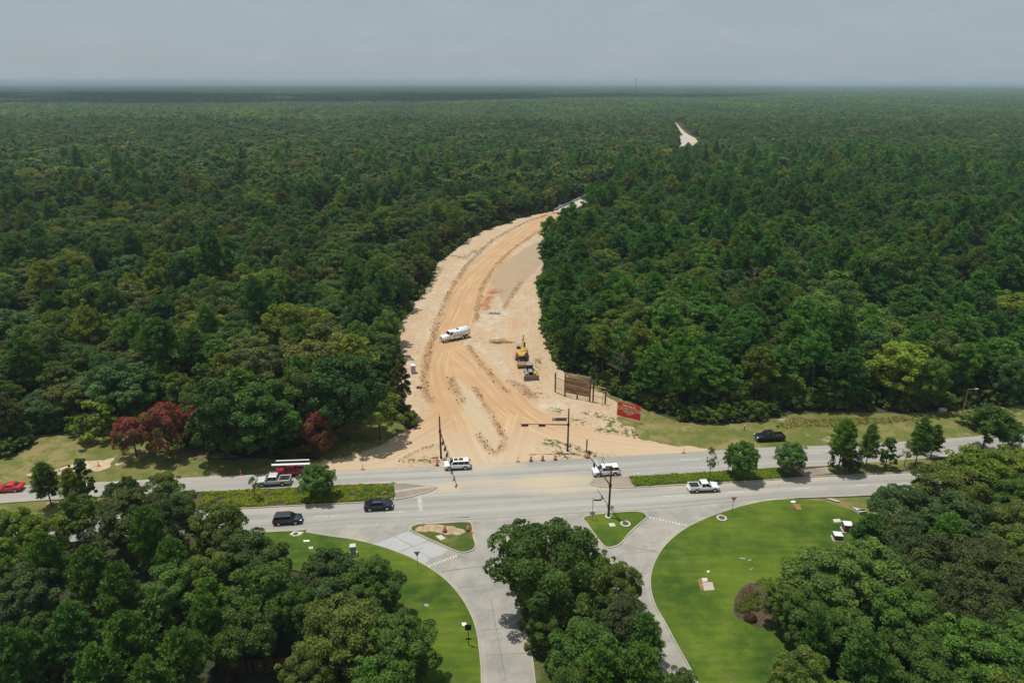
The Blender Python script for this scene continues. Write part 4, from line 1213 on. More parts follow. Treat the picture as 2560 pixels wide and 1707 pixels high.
# nearest trees that show largest stand as single objects, the rest as one mass
view = np.abs(pts[:, 0]) < 0.75 * (pts[:, 1]) + 6
order = np.argsort(np.hypot(pts[:, 0], pts[:, 1]) + np.where(view, 0, 1e4))
single = np.zeros(n, bool)
cnt = {True: 0, False: 0}
for i in order:
    k = bool(is_p[i])
    if view[i] and cnt[k] < (210 if k else 280) and pts[i, 1] < 260:
        cnt[k] += 1; single[i] = True
TONE = [("yellow-green", yl), ("brownish", br_)]
for i in np.where(single)[0]:
    side = "right of the dirt road" if right[i] else "left of the dirt road"
    x_, y_ = pts[i]
    if right[i]:
        if y_ < 139 and x_ > 20:
            place = ("behind the red billboard" if x_ < 34 else "behind the black pickup" if x_ < 52 else "behind the tall verge grass" if x_ < 82 else "around the lamp post at the forest edge")
        elif emb[i] < 9:
            place = "lining the dirt road beside the parked machines" if y_ < 190 else "lining the dirt road beyond the machines"
        else:
            place = "in the right forest interior, " + ("nearer the road" if x_ < 45 else "midway" if x_ < 85 else "towards the frame edge")
    else:
        if near(np.array(SITE), np.array([x_]), np.array([y_]))[0][0] < 9:
            place = "left of the dirt road, " + ("near the toilet" if y_ < 165 else "by the tanker truck" if y_ < 205 else "farther up")
        elif y_ < 131:
            place = "at the forest edge above the left verge" if x_ < -62 else "behind the crape myrtles"
        else:
            place = "in the left forest interior, " + ("nearer the road" if x_ > -55 else "midway" if x_ > -90 else "towards the frame edge")
    tone = "yellow-green" if yl[i] else ("brownish" if br_[i] else ("dark green" if is_p[i] or cols[i][0] < 0.042 else "olive green"))
    sp = {"pine": "pine", "tall_pine": "tall bare-trunked pine", "flat_pine": "flat-topped pine", "slender": "narrow broadleaf tree", "spread": "spreading broadleaf tree", "oak": "round-crowned broadleaf tree"}[kind[i]]
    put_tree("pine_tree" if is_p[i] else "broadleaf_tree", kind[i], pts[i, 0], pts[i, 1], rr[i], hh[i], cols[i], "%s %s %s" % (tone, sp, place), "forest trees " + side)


def mass(name, pts3, vi, rot, scl, col, sources, label, cat=None):
    """uncountable vegetation: one object, instanced on points"""
    me = bpy.data.meshes.new(name)
    me.from_pydata([tuple(p) for p in pts3], [], [])
    for an, typ, arr in (("vi", 'INT', vi), ("rot", 'FLOAT_VECTOR', rot), ("scl", 'FLOAT_VECTOR', scl), ("tcol", 'FLOAT_VECTOR', col)):
        a = me.attributes.new(an, typ, 'POINT')
        a.data.foreach_set("vector" if typ == 'FLOAT_VECTOR' else "value", np.asarray(arr, np.int32 if typ == 'INT' else np.float32).ravel())
    o = link(bpy.data.objects.new(name, me))
    src = bpy.data.collections.new(name + "_sources")
    for k, m in enumerate(sources):
        src.objects.link(bpy.data.objects.new("%s_source_%03d" % (name, k), m))
    ng = bpy.data.node_groups.new(name + "_scatter", 'GeometryNodeTree')
    ng.interface.new_socket("Geometry", in_out='INPUT', socket_type='NodeSocketGeometry')
    ng.interface.new_socket("Geometry", in_out='OUTPUT', socket_type='NodeSocketGeometry')
    N, L = ng.nodes, ng.links
    gi, go = N.new("NodeGroupInput"), N.new("NodeGroupOutput")
    ci = N.new("GeometryNodeCollectionInfo"); ci.inputs["Collection"].default_value = src
    ci.inputs["Separate Children"].default_value = True; ci.inputs["Reset Children"].default_value = True
    ip = N.new("GeometryNodeInstanceOnPoints"); ip.inputs["Pick Instance"].default_value = True

    def na(nm, dt):
        q = N.new("GeometryNodeInputNamedAttribute"); q.data_type = dt; q.inputs["Name"].default_value = nm
        return q.outputs["Attribute"]
    er = N.new("FunctionNodeEulerToRotation")
    L.new(gi.outputs[0], ip.inputs["Points"]); L.new(ci.outputs[0], ip.inputs["Instance"])
    L.new(na("vi", 'INT'), ip.inputs["Instance Index"]); L.new(na("rot", 'FLOAT_VECTOR'), er.inputs[0])
    L.new(er.outputs[0], ip.inputs["Rotation"]); L.new(na("scl", 'FLOAT_VECTOR'), ip.inputs["Scale"])
    L.new(ip.outputs[0], go.inputs[0])
    md = o.modifiers.new("scatter", 'NODES'); md.node_group = ng
    return tag(o, label, cat, kind="stuff")


def join(name, crown, trunk):
    """crown and trunk in one source mesh"""
    cv = np.empty(len(crown.vertices) * 3, np.float32); crown.vertices.foreach_get("co", cv)
    tv = np.empty(len(trunk.vertices) * 3, np.float32); trunk.vertices.foreach_get("co", tv)
    nc = len(crown.vertices)
    me = bpy.data.meshes.new(name)
    faces = np.arange(nc).reshape(-1, 4).tolist() + [[i + nc for i in p.vertices] for p in trunk.polygons]
    me.from_pydata(np.vstack([cv.reshape(-1, 3), tv.reshape(-1, 3)]).tolist(), [], faces)
    me.materials.append(crown.materials[0]); me.materials.append(BARK)
    mi = np.zeros(len(faces), np.int32); mi[nc // 4:] = 1
    me.polygons.foreach_set("material_index", mi)
    ti = np.zeros(nc, np.float32); crown.attributes["tint"].data.foreach_get("value", ti)
    a = me.attributes.new("tint", 'FLOAT', 'POINT'); a.data.foreach_set("value", np.r_[ti, np.zeros(len(trunk.vertices), np.float32)])
    return me


SRC, SRC_I = [], {}
for kd in ('oak', 'spread', 'slender', 'pine', 'tall_pine', 'flat_pine'):
    for crown, trunk, Rr, H in KINDS[kd]:
        SRC_I.setdefault(kd, []).append((len(SRC), Rr, H)); SRC.append(join("tree_" + kd, crown, trunk))

# lighter versions for the far half of the forest
def light_src(seed, pine):
    if pine:
        v, f, ti, fl_, _ = crown_pine(seed, whorls=7, bl=5, leaf=0.62, flat=seed % 2 == 0, Rr=3.6, base=0.4)
        return mesh_np("far_pine", v, f, NEEDLE, dict(tint=ti)), 3.6, 15.0
    v, f, ti, fl_, _ = crown_broad(seed, lobes=44, n=2200, leaf=0.52, up=1.1)
    return mesh_np("far_broadleaf", v, f, LEAF, dict(tint=ti)), 5.0, 13.0


for s in range(4):
    m_, a_, b_ = light_src(101 + s, False); SRC_I.setdefault('far', []).append((len(SRC), a_, b_)); SRC.append(m_)
for s in range(3):
    m_, a_, b_ = light_src(111 + s, True); SRC_I.setdefault('farpine', []).append((len(SRC), a_, b_)); SRC.append(m_)

# patches of canopy for the distance
def patch(seed, n_tree, half, nleaf, leaf):
    rs = np.random.RandomState(seed); V, F, T = [], [], []; o = 0
    for k in range(n_tree):
        x, y = rs.uniform(-half, half, 2); h = rs.uniform(9, 18); r = rs.uniform(4.2, 8.5)
        d = unit(rs.randn(nleaf, 3) + np.array([0, 0, 0.9])); d[:, 2] = np.abs(d[:, 2]) - 0.15
        p = d * np.array([r, r, h * 0.36]) * (0.85 + 0.3 * rs.rand(nleaf, 1)) + np.array([x, y, h * 0.62])
        v, f = cards(p, unit(d + 0.5 * rs.randn(nleaf, 3) + np.array([0, 0, 0.9])), leaf * rs.uniform(0.7, 1.3, nleaf), np.full((nleaf, 1), 0.75), rs)
        V.append(v); F.append(f + o); o += len(v); T.append(np.full(len(v), np.clip(rs.rand() * 0.9 + 0.05, 0, 1)))
    return mesh_np("canopy_patch", np.vstack(V), np.vstack(F), LEAF, dict(tint=np.concatenate(T)))


for s in range(4):
    SRC_I.setdefault('patch', []).append((len(SRC), 1, 1)); SRC.append(patch(121 + s, 66, 36, 70, 1.25))
for s in range(3):
    SRC_I.setdefault('bigpatch', []).append((len(SRC), 1, 1)); SRC.append(patch(131 + s, 230, 100, 26, 3.0))

P3, VI, RO, SCL, TC = [], [], [], [], []


def emit(x, y, kd, r, h, col, z=0.0):
    i, Rr, H = RNG.choice(SRC_I[kd])
    P3.append((x, y, z)); VI.append(i); RO.append((0, 0, RNG.uniform(0, 6.28))); SCL.append((r / Rr, r / Rr, h / H)); TC.append(tuple(np.array(col) * GAIN))


for i in np.where(~single)[0]:
    k = kind[i]
    if pts[i, 1] > 420:
        k = 'farpine' if is_p[i] else 'far'
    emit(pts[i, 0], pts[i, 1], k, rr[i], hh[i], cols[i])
p2, rs2 = hexes(560, 1150, 8.6, 22)
p2 = p2[clear_of(p2, 2.0)]
l2 = VN(p2[:, 0] * 0.012 + 3, p2[:, 1] * 0.012); m2 = VN(p2[:, 0] * 0.05, p2[:, 1] * 0.05)
for (x, y), a, b in zip(p2, l2, m2):
    pine = RNG.random() < (0.5 if x > 0.22 * y else 0.2) + (a - 0.5) * 0.4
    c = RNG.choice(G_PINE if pine else G_OAK)
    u = RNG.random()
    if u < 0.07:
        c = (0.085, 0.085, 0.022)
    elif u < 0.11:
        c = (0.06, 0.062, 0.026)
    k = (0.8 + 0.35 * b) * RNG.uniform(0.86, 1.2)
    emit(x, y, 'farpine' if pine else 'far', RNG.uniform(4.0, 5.8) if pine else RNG.uniform(4.6, 8.6), RNG.uniform(9.5, 16) * (0.8 + 0.4 * a), [q * k for q in c])
for y0, y1, sp, kd in ((1150, 3600, 62, 'patch'), (3600, 9000, 170, 'bigpatch'), (9000, 24500, 330, 'bigpatch')):
    p4, rs4 = hexes(y0, y1, sp, 23)
    p4 = p4[clear_of(p4, 30)]
    a4 = VN(p4[:, 0] * 0.0016 + 7, p4[:, 1] * 0.0016); b4 = VN(p4[:, 0] * 0.009, p4[:, 1] * 0.004 + 9)
    for (x, y), a, b in zip(p4, a4, b4):
        c = (0.034, 0.056, 0.021) if b < 0.6 else (0.046, 0.066, 0.021)
        k = RNG.uniform(0.85, 1.15) * (0.8 + 0.35 * a)
        emit(x, y, kd, 1.95 if y > 9000 else 1.0, 0.75 + 0.6 * a, [q * k for q in c])
mass("forest", P3, VI, RO, SCL, TC, SRC, "dense green forest reaching back to the horizon on both sides of the dirt road")

# undergrowth along the forest edges
SH = [m for m, _, _, _ in KINDS['shrub']]
edge = []
for poly, stp in ((SITE[4:-9], 1.6), (VERGE_L[-14:], 1.6), (VERGE_R[-30:], 1.6)):
    ln = spline(poly, stp)
    for p in ln:
        for k in range(2):
            edge.append(p + np.random.RandomState(int(abs(p[0]) * 97 + p[1] * 13 + k)).randn(2) * 1.8)
edge = np.array(edge)
fl = np.interp(edge[:, 0], FAR[:, 0], FAR[:, 1])
edge = edge[clear_of(edge, 0.5) & (edge[:, 1] > fl + 8)]
und, rsu = hexes(115, 175, 3.4, 31)
flu = np.interp(und[:, 0], FAR[:, 0], FAR[:, 1])
und = und[clear_of(und, 1.0) & (und[:, 1] > flu + 6)]
fw, _ = hexes(46, 92, 3.0, 33)
fw = fw[(inside(WL, fw[:, 0], fw[:, 1]) | inside(WR, fw[:, 0], fw[:, 1]) | inside(isl, fw[:, 0], fw[:, 1])) & ~inside(GAP, fw[:, 0], fw[:, 1]) & ~inside(np.array(lw_l), fw[:, 0], fw[:, 1]) & ~inside(np.array(lw_r), fw[:, 0], fw[:, 1])]
und = np.vstack([und, fw])
sh = np.vstack([edge, und]); ns = len(sh); rs5 = np.random.RandomState(41)
sc = rs5.uniform(0.5, 1.15, ns)
mass("undergrowth", np.c_[sh, np.zeros(ns)], rs5.randint(0, 2, ns), np.c_[np.zeros(ns), np.zeros(ns), rs5.rand(ns) * 6.28], np.c_[sc, sc, sc * rs5.uniform(0.7, 1.3, ns)],
     np.array([(0.034, 0.052, 0.016), (0.055, 0.072, 0.018), (0.042, 0.064, 0.02), (0.07, 0.08, 0.022)])[rs5.randint(0, 4, ns)] * GAIN, SH, "shrubs and saplings filling the forest edges")

# ------------------------------------------------------------------ groundcover, tall grass, weeds
def tuft_src(seed, blades, h, w, spread):
    rs = np.random.RandomState(seed); V, T = [], []
    for k in range(blades):
        a = rs.rand() * 6.28; L = h * rs.uniform(0.6, 1.15); o = rs.randn(2) * spread * 0.3
        d = np.array([math.cos(a), math.sin(a)]); s = np.array([-d[1], d[0]]) * w
        r = spread * rs.uniform(0.3, 1.0)
        b0, m0, t0 = np.r_[o, 0], np.r_[o + d * r * 0.4, L * 0.75], np.r_[o + d * r, L * rs.uniform(0.75, 1.0)]
        V += [b0 - np.r_[s * 0.5, 0], m0 - np.r_[s, 0], t0, m0 + np.r_[s, 0]]; T += [rs.rand()] * 4
    V = np.array(V)
    return mesh_np("tuft", V, np.arange(len(V)).reshape(-1, 4), LEAF, dict(tint=T))


TUFT = [tuft_src(201 + k, 20, 0.25, 0.06, 0.34) for k in range(3)]
TALL = [tuft_src(211 + k, 16, 0.55, 0.05, 0.5) for k in range(3)]


def scatter(name, poly, sp, cols, src, label, smin=0.7, smax=1.2, z=0.2, seed=1, hole=None):
    a = np.asarray(poly); lo, hi = a.min(0), a.max(0); rs = np.random.RandomState(seed)
    X, Y = np.meshgrid(np.arange(lo[0], hi[0], sp), np.arange(lo[1], hi[1], sp))
    p = np.c_[X.ravel(), Y.ravel()] + rs.uniform(-0.45, 0.45, (X.size, 2)) * sp
    p = p[inside(a, p[:, 0], p[:, 1])]
    if hole is not None:
        p = p[hole(p)]
    m = len(p); s = rs.uniform(smin, smax, m)
    nz = VN(p[:, 0] * 0.35, p[:, 1] * 0.8)
    ci = np.clip((nz * len(cols) + rs.randn(m) * 0.5).astype(int), 0, len(cols) - 1)
    return mass(name, np.c_[p, np.full(m, z)], rs.randint(0, len(src), m), np.c_[np.zeros(m), np.zeros(m), rs.rand(m) * 6.28], np.c_[s, s, s], np.array(cols)[ci], src, label)


GC = [(0.13, 0.20, 0.018), (0.20, 0.26, 0.02), (0.26, 0.29, 0.024), (0.15, 0.21, 0.018)]
ml = [p for p in ml_f if p[0] > -64]; mn = [p for p in ml_n if p[0] > -64]
gl = list(offset(np.array(ml), -0.35)) + list(offset(np.array(mn), 0.35))[::-1]
scatter("groundcover", gl, 0.34, GC, TUFT, "bright yellow-green clumping groundcover filling the left-hand median", seed=2, hole=lambda p: VN(p[:, 0] * 0.9 + 5, p[:, 1] * 0.9) > 0.24)
mf2 = [p for p in mr_f if p[0] < 51]; mn2 = [p for p in mr_n if p[0] < 50]
gr_ = list(offset(np.array(mf2), -0.3)) + list(offset(np.array(mn2), 0.3))[::-1]
scatter("groundcover", gr_, 0.32, [(0.12, 0.20, 0.016), (0.16, 0.235, 0.018), (0.19, 0.26, 0.02)], TUFT, "bright green clumping groundcover filling the right-hand median", seed=3)
scatter("tall_grass", [(54.25,126.04),(60.55,131.35),(63.76,129.99),(70.23,130.53),(79.60,130.53),(89.83,132.04),(89.59,130.53),(78.30,127.99),(68.49,126.69),(62.40,126.69),(57.77,125.72)], 0.7, [(0.26, 0.23, 0.08), (0.20, 0.21, 0.055), (0.32, 0.27, 0.12)], TALL, "tall straw-coloured grass along the forest edge of the right verge", z=0.02, seed=4)
scatter("tall_grass", [(88.96,130.53),(90.66,132.39),(113.38,136.31),(111.61,133.79),(95.50,131.01)], 0.8, [(0.23, 0.22, 0.07), (0.18, 0.20, 0.05)], TALL, "long roadside grass under the lamp post by the right forest edge", z=0.02, seed=5)
pw = np.where((weed > 0.55) & keep & (VN(sx * 0.8, sy * 0.8) > 0.42))[0][::2]
rsw = np.random.RandomState(6); nw = len(pw); sw = rsw.uniform(0.25, 0.6, nw)
mass("weeds", np.c_[sx[pw], sy[pw], zz[pw]], rsw.randint(0, 3, nw), np.c_[np.zeros(nw), np.zeros(nw), rsw.rand(nw) * 6.28], np.c_[sw, sw, sw], np.array([(0.14, 0.20, 0.04), (0.20, 0.23, 0.06), (0.26, 0.25, 0.10)])[rsw.randint(0, 3, nw)], TUFT, "scattered green weeds sprouting from the sandy site edges")
# clods and stones thrown up along the graded edges
st = MB(); st.lathe([(0.5, -0.3), (0.9, 0.0), (0.7, 0.45), (0.2, 0.65)], n=5)
CLOD = [st.mesh("clod", plain("soil_clod", (0.24, 0.155, 0.09), 0.95, var=0.4, scale=1.0))]
pc = np.where((soil > 0.45) & keep)[0]; rsc = np.random.RandomState(9); pc = rsc.choice(pc, min(len(pc), 1500), False); ncd = len(pc)
s3 = rsc.uniform(0.06, 0.30, ncd) * rsc.uniform(0.5, 1.2, ncd)
mass("clods", np.c_[sx[pc] + rsc.randn(ncd) * 0.3, sy[pc] + rsc.randn(ncd) * 0.3, zz[pc]], np.zeros(ncd), rsc.rand(ncd, 3) * 6.28, np.c_[s3, s3, s3], np.full((ncd, 3), 0.2), CLOD, "loose clods of soil along the graded dirt edges")

# ------------------------------------------------------------------ vehicles
M_TYRE = plain("tyre_rubber", (0.015, 0.015, 0.016), 0.85)
M_RIM = plain("wheel_alloy", (0.42, 0.42, 0.43), 0.35, 0.7)
M_BLACK = plain("black_trim", (0.012, 0.012, 0.013), 0.6)
M_HEAD = plain("headlight_lens", (0.75, 0.77, 0.8), 0.15, 0.1, 0.6)
M_TAIL = plain("taillight_lens", (0.35, 0.012, 0.012), 0.25)
M_CHROME = plain("chrome", (0.6, 0.6, 0.6), 0.2, 0.9)


def car_paint(name, c, metal=0.0):
    return plain("paint_" + name, c, 0.38, metal, 0.5, 0.06, 0.6, coat=0.25)


def pose(f, r, track):
    f, r = np.array(f), np.array(r); d = f - r; d /= np.linalg.norm(d)
    nn = np.array([-d[1], d[0]]); nn = nn if nn[1] > 0 else -nn
    c = (f + r) / 2 + nn * track / 2
    return c, math.atan2(d[1], d[0])


def wheels(t, axles, hw, rad, wid=0.24, rim=M_RIM, arch=True):
    y0 = hw + 0.016 - wid / 2
    ty = MB().lathe([(rad * 0.62, -wid / 2), (rad * 0.94, -wid / 2), (rad, -wid * 0.32), (rad, wid * 0.32), (rad * 0.94, wid / 2), (rad * 0.62, wid / 2)], axis='Y', n=18).mesh("wheel", M_TYRE, False)
    rm = MB().lathe([(rad * 0.66, -wid / 2 - 0.012), (rad * 0.60, -wid / 2 - 0.02), (rad * 0.2, -wid / 2 + 0.005)], axis='Y', n=12)
    rm.lathe([(rad * 0.2, wid / 2 - 0.005), (rad * 0.60, wid / 2 + 0.02), (rad * 0.66, wid / 2 + 0.012)], axis='Y', n=12)
    rm = rm.mesh("rim", rim)
    for x in axles:
        for s in (-1, 1):
            w = link(bpy.data.objects.new("wheel", ty), t); w.location = (x, s * y0, rad)
            link(bpy.data.objects.new("rim", rm), w)
            if arch:
                MB().lathe([(rad * 1.17, -0.02), (rad * 1.17, 0.02)], (x, s * (hw - 0.012), rad + 0.02), 'Y', 18).build("wheel_arch", M_BLACK, t)


def ring(x, zb, zt, hw):
    return [Vector((x, y * hw, z)) for y, z in ((-0.90, zb), (-1, zb + 0.2), (-1, zt - 0.14), (-0.91, zt), (0.91, zt), (1, zt - 0.14), (1, zb + 0.2), (0.90, zb))]


def cabin(t, paint, bx0, bx1, rx0, rx1, zb, zr, hb, hr, pillars, screen=(0.05, 0.95), roof=True, tail=True):
    """glasshouse: painted frame with separate glass panels (x0 rear, x1 front)"""
    lo = [Vector((bx0, -hb, zb)), Vector((bx1, -hb, zb)), Vector((bx1, hb, zb)), Vector((bx0, hb, zb))]
    hi = [Vector((rx0, -hr, zr)), Vector((rx1, -hr, zr)), Vector((rx1, hr, zr)), Vector((rx0, hr, zr))]
    cr = [p * 1.0 + Vector((0, 0, 0.06)) for p in hi]
    cr = [Vector((p.x * 0.94 + (rx0 + rx1) / 2 * 0.06, p.y * 0.5, p.z - 0.012)) for p in cr]
    MB().loft([lo, hi, cr]).build("cabin", paint, t, bevel=0.05)
    for q in ((lo[0], lo[1], hi[1], hi[0]), (lo[2], lo[3], hi[3], hi[2])):
        ps = pillars if q[0] is lo[0] else [(1 - b, 1 - a) for a, b in pillars]
        for a, b in ps:
            MB().panel(q, a, b, 0.08, 0.90).build("side_window", GLASS, t)
    MB().panel((lo[1], lo[2], hi[2], hi[1]), 0.06, 0.94, 0.06, 0.92).build("windscreen", GLASS, t)
    if tail:
        MB().panel((lo[3], lo[0], hi[0], hi[3]), 0.10, 0.90, 0.20, 0.86).build("rear_window", GLASS, t)


def lights(t, xf, xr, hw, zh, zt):
    for s in (-1, 1):
        MB().box((xf - 0.10, s * (hw - 0.20), zh), (0.22, 0.36, 0.13)).build("headlight", M_HEAD, t, bevel=0.02)
        MB().box((xr + 0.09, s * (hw - 0.10), zt), (0.20, 0.18, 0.30)).build("taillight", M_TAIL, t, bevel=0.02)
    MB().box((xf - 0.03, 0, zh - 0.10), (0.10, hw * 1.05, 0.22)).build("grille", M_BLACK, t, bevel=0.02)


def mirrors(t, x, hw, z, paint):
    for s in (-1, 1):
        MB().box((x, s * (hw + 0.10), z), (0.13, 0.22, 0.16)).build("mirror", paint, t, bevel=0.03)


def suv(label, f, r, paint, wb=2.85, W=1.98, H=1.8, fo=0.95, ro=1.05, coupe=False, rails=False, sunroof=False, rad=0.38, name="suv", group=None, z=0.107):
    c, rz = pose(f, r, W - 0.30)
    t = thing(name, label, "car", (*c, z), rz, group)
    hw = W / 2; x1, x0 = wb / 2 + fo, -wb / 2 - ro; belt = H * 0.615; hood = H * 0.595
    MB().loft([ring(x0, 0.52, belt - 0.18, hw * 0.86), ring(x0 + 0.12, 0.36, belt - 0.02, hw * 0.96), ring(x0 + 0.6, 0.30, belt + 0.01, hw), ring(wb / 2 - 0.45, 0.28, belt, hw), ring(wb / 2 + 0.15, 0.28, hood + 0.04, hw),
               ring(x1 - 0.36, 0.32, hood - 0.03, hw * 0.98), ring(x1 - 0.10, 0.36, hood - 0.12, hw * 0.93), ring(x1, 0.40, hood - 0.26, hw * 0.86)]).build("body", paint, t, True, bevel=0.03)
    MB().loft([ring(x0 + 0.02, 0.30, 0.62, hw * 0.95), ring(-wb / 2, 0.26, 0.60, hw * 1.008), ring(wb / 2, 0.26, 0.60, hw * 1.008), ring(x1 - 0.05, 0.30, 0.60, hw * 0.86)]).build("sill_cladding", M_BLACK, t)
    if coupe:
        cabin(t, paint, x0 + 0.25, wb / 2 - 0.15, x0 + 1.45, wb / 2 - 0.95, belt - 0.02, H - 0.06, hw * 0.90, hw * 0.70, [(0.16, 0.52), (0.55, 0.92)])
    else:
        cabin(t, paint, x0 + 0.12, wb / 2 - 0.10, x0 + 0.40, wb / 2 - 0.80, belt - 0.02, H - 0.06, hw * 0.91, hw * 0.74, [(0.03, 0.29), (0.31, 0.61), (0.63, 0.95)])
    lights(t, x1, x0, hw * 0.93, hood - 0.24, belt - 0.12)
    mirrors(t, wb / 2 - 0.65, hw * 0.92, belt + 0.06, paint)
    for s in (-1, 1):
        for xd in (0.35, -0.75):
            MB().box((xd, s * (hw + 0.006), belt - 0.20), (0.18, 0.03, 0.04)).build("door_handle", M_CHROME, t)
    if rails:
        for s in (-1, 1):
            MB().tube((x0 + 0.55, s * hw * 0.66, H + 0.05), (wb / 2 - 1.0, s * hw * 0.66, H + 0.05), 0.03).build("roof_rail", plain("rail_matt", (0.02, 0.02, 0.02), 0.9, spec=0.1), t)
    if sunroof:
        for a, b in ((-0.15, 0.55), (-1.15, -0.30)):
            MB().box(((a + b) / 2, 0.02, H + 0.005), (b - a, 0.86, 0.03)).build("sunroof", GLASS, t)
    wheels(t, (wb / 2, -wb / 2), hw, rad)
    return t


def pickup(label, f, r, paint, wb=3.45, W=2.0, H=1.9, fo=0.95, ro=1.25, cab_len=2.35, rad=0.40, cover=None, cab_doors=2, name="pickup_truck", z=0.107, rim=M_RIM):
    c, rz = pose(f, r, W - 0.30)
    t = thing(name, label, "pickup truck", (*c, z), rz)
    hw = W / 2; x1, x0 = wb / 2 + fo, -wb / 2 - ro; belt = H * 0.60; hood = H * 0.58
    xc1 = wb / 2 - 0.45; xc0 = xc1 - cab_len            # cab front and back at the belt line
    MB().loft([ring(xc0, 0.42, belt, hw), ring(xc1, 0.40, belt + 0.01, hw), ring(wb / 2 + 0.1, 0.42, hood + 0.03, hw), ring(x1 - 0.28, 0.44, hood - 0.04, hw * 0.98), ring(x1 - 0.05, 0.46, hood - 0.18, hw * 0.93), ring(x1, 0.52, 0.8, hw * 0.88)]).build("body", paint, t, True, bevel=0.03)
    bed = MB()
    L = xc0 - 0.05 - x0
    bed.box((x0 + L / 2, 0, 0.68), (L, W * 0.94, 0.28))
    for s in (-1, 1):
        bed.box((x0 + L / 2, s * (hw - 0.07), 0.86), (L, 0.14, belt - 0.50))
    bed.box((xc0 - 0.09, 0, 0.95), (0.08, W - 0.3, belt - 0.7))
    bed.build("bed", paint, t, bevel=0.02)
    MB().box((x0 + 0.04, 0, 0.90), (0.08, W * 0.84, belt - 0.62)).build("tailgate", paint, t, bevel=0.02)
    MB().box((x0 + L / 2, 0, 0.828), (L - 0.3, W - 0.32, 0.012)).build("bed_liner", M_BLACK, t)
    MB().box((x0 - 0.07, 0, 0.58), (0.16, W * 0.92, 0.2)).build("bumper", M_CHROME if cover is None else paint, t, bevel=0.03)
    MB().box((x1 - 0.01, 0, 0.55), (0.14, W * 0.86, 0.2)).build("bumper", M_CHROME if cover is None else paint, t, bevel=0.03)
    if cover:
        MB().box((x0 + L / 2, 0, belt - 0.03), (L - 0.04, W - 0.12, 0.05)).build("bed_cover", cover, t, bevel=0.02)
    cabin(t, paint, xc0, xc1 + 0.05, xc0 + 0.18, xc1 - 0.72, belt - 0.01, H - 0.06, hw * 0.92, hw * 0.76, [(0.08, 0.42), (0.46, 0.92)])
    lights(t, x1, x0, hw * 0.94, hood - 0.14, belt - 0.15)
    mirrors(t, xc1 - 0.45, hw * 0.94, belt + 0.08, M_BLACK)
    for s in (-1, 1):
        MB().box(((xc0 + xc1) / 2, s * (hw + 0.03), 0.42), (cab_len, 0.14, 0.05)).build("running_board", M_BLACK, t)
        for xd in (xc1 - 1.15, xc0 + 0.2):
            MB().box((xd, s * (hw + 0.006), belt - 0.16), (0.18, 0.03, 0.04)).build("door_handle", M_CHROME, t)
    wheels(t, (wb / 2, -wb / 2), hw, rad, 0.28, rim)
    return t, dict(x0=x0, x1=x1, xc0=xc0, xc1=xc1, belt=belt, hw=hw, H=H)


WHITE = car_paint("white", (0.78, 0.78, 0.77))
suv("white suv with two dark roof windows passing the dirt road mouth", (-11.50,109.45), (-8.70,109.70), WHITE, sunroof=True, wb=2.95, H=1.8)
suv("white suv beside the right median nose, seen behind the signal arm", (15.70,107.17), (18.73,107.53), WHITE, wb=3.05, H=1.88, rad=0.40)
suv("dark navy blue coupe-shaped suv on the near carriageway beside the left median", (-20.93,96.91), (-23.72,96.59), car_paint("navy", (0.008, 0.010, 0.028)), coupe=True, wb=2.85, H=1.62, ro=0.95)
suv("dark slate grey compact suv on the near carriageway, nearest the left foreground woods", (-35.07,92.99), (-37.66,92.70), car_paint("slate", (0.035, 0.045, 0.05), 0.3), rails=True, wb=2.68, W=1.86, H=1.66, fo=0.92, ro=0.98, rad=0.35)
pickup("silver crew-cab pickup on the far carriageway beside the red pickup", (-44.15,103.94), (-40.76,104.26), car_paint("silver", (0.56, 0.57, 0.57), 0.15), wb=3.55, H=1.94)
t, g = pickup("red work pickup carrying long white pipes on its overhead rack", (-42.17,107.19), (-38.38,107.44), car_paint("red", (0.34, 0.014, 0.018)), wb=3.6, H=1.9)
RK = MB()
for x in (g['x1'] - 0.15, g['xc0'] - 0.2, g['x0'] + 0.2):
    for s in (-1, 1):
        RK.tube((x, s * 0.86, 0.7 if x > g['xc1'] else 1.1), (x, s * 0.86, 2.25), 0.035, n=6)
    RK.tube((x, -0.9, 2.25), (x, 0.9, 2.25), 0.035, n=6)
for s in (-1, 1):
    RK.tube((g['x1'] - 0.15, s * 0.86, 2.25), (g['x0'] + 0.2, s * 0.86, 2.25), 0.03, n=6)
RK.build("overhead_rack", M_BLACK, t)
c0, rz0 = t.location.copy(), t.rotation_euler[2]
for k, (yy, ln) in enumerate(((-0.78, 6.0), (0.48, 6.9), (0.76, 6.7))):
    o = MB().tube((-ln / 2 - 0.3, yy, 2.41), (ln / 2 - 0.3, yy, 2.41), 0.13, n=10).build("pipe", plain("white_plastic_pipe", (0.74, 0.74, 0.73), 0.45, var=0.05))
    o.location = c0; o.rotation_euler = (0, 0, rz0)
    tag(o, "long white plastic pipe lying on the red pickup's rack", "pipe", "white pipes on the red pickup")
pickup("white mid-size pickup with black bed cover driving past the right median", (35.43,102.36), (32.22,102.13), WHITE, wb=3.2, W=1.9, H=1.8, fo=0.9, ro=1.2, cab_len=2.05, cover=plain("bed_cover_vinyl", (0.02, 0.022, 0.025), 0.6), rad=0.38)
t, g = pickup("black pickup parked on the roadside grass with a door standing open", (49.27,120.17), (53.81,120.57), car_paint("black", (0.006, 0.006, 0.008)), wb=3.6, H=1.92, z=0.03, rim=M_BLACK)
od = MB().box((-0.5, -0.02, 0), (1.0, 0.07, 1.15)); od.box((-0.5, 0.0, 0.85), (0.8, 0.04, 0.5))
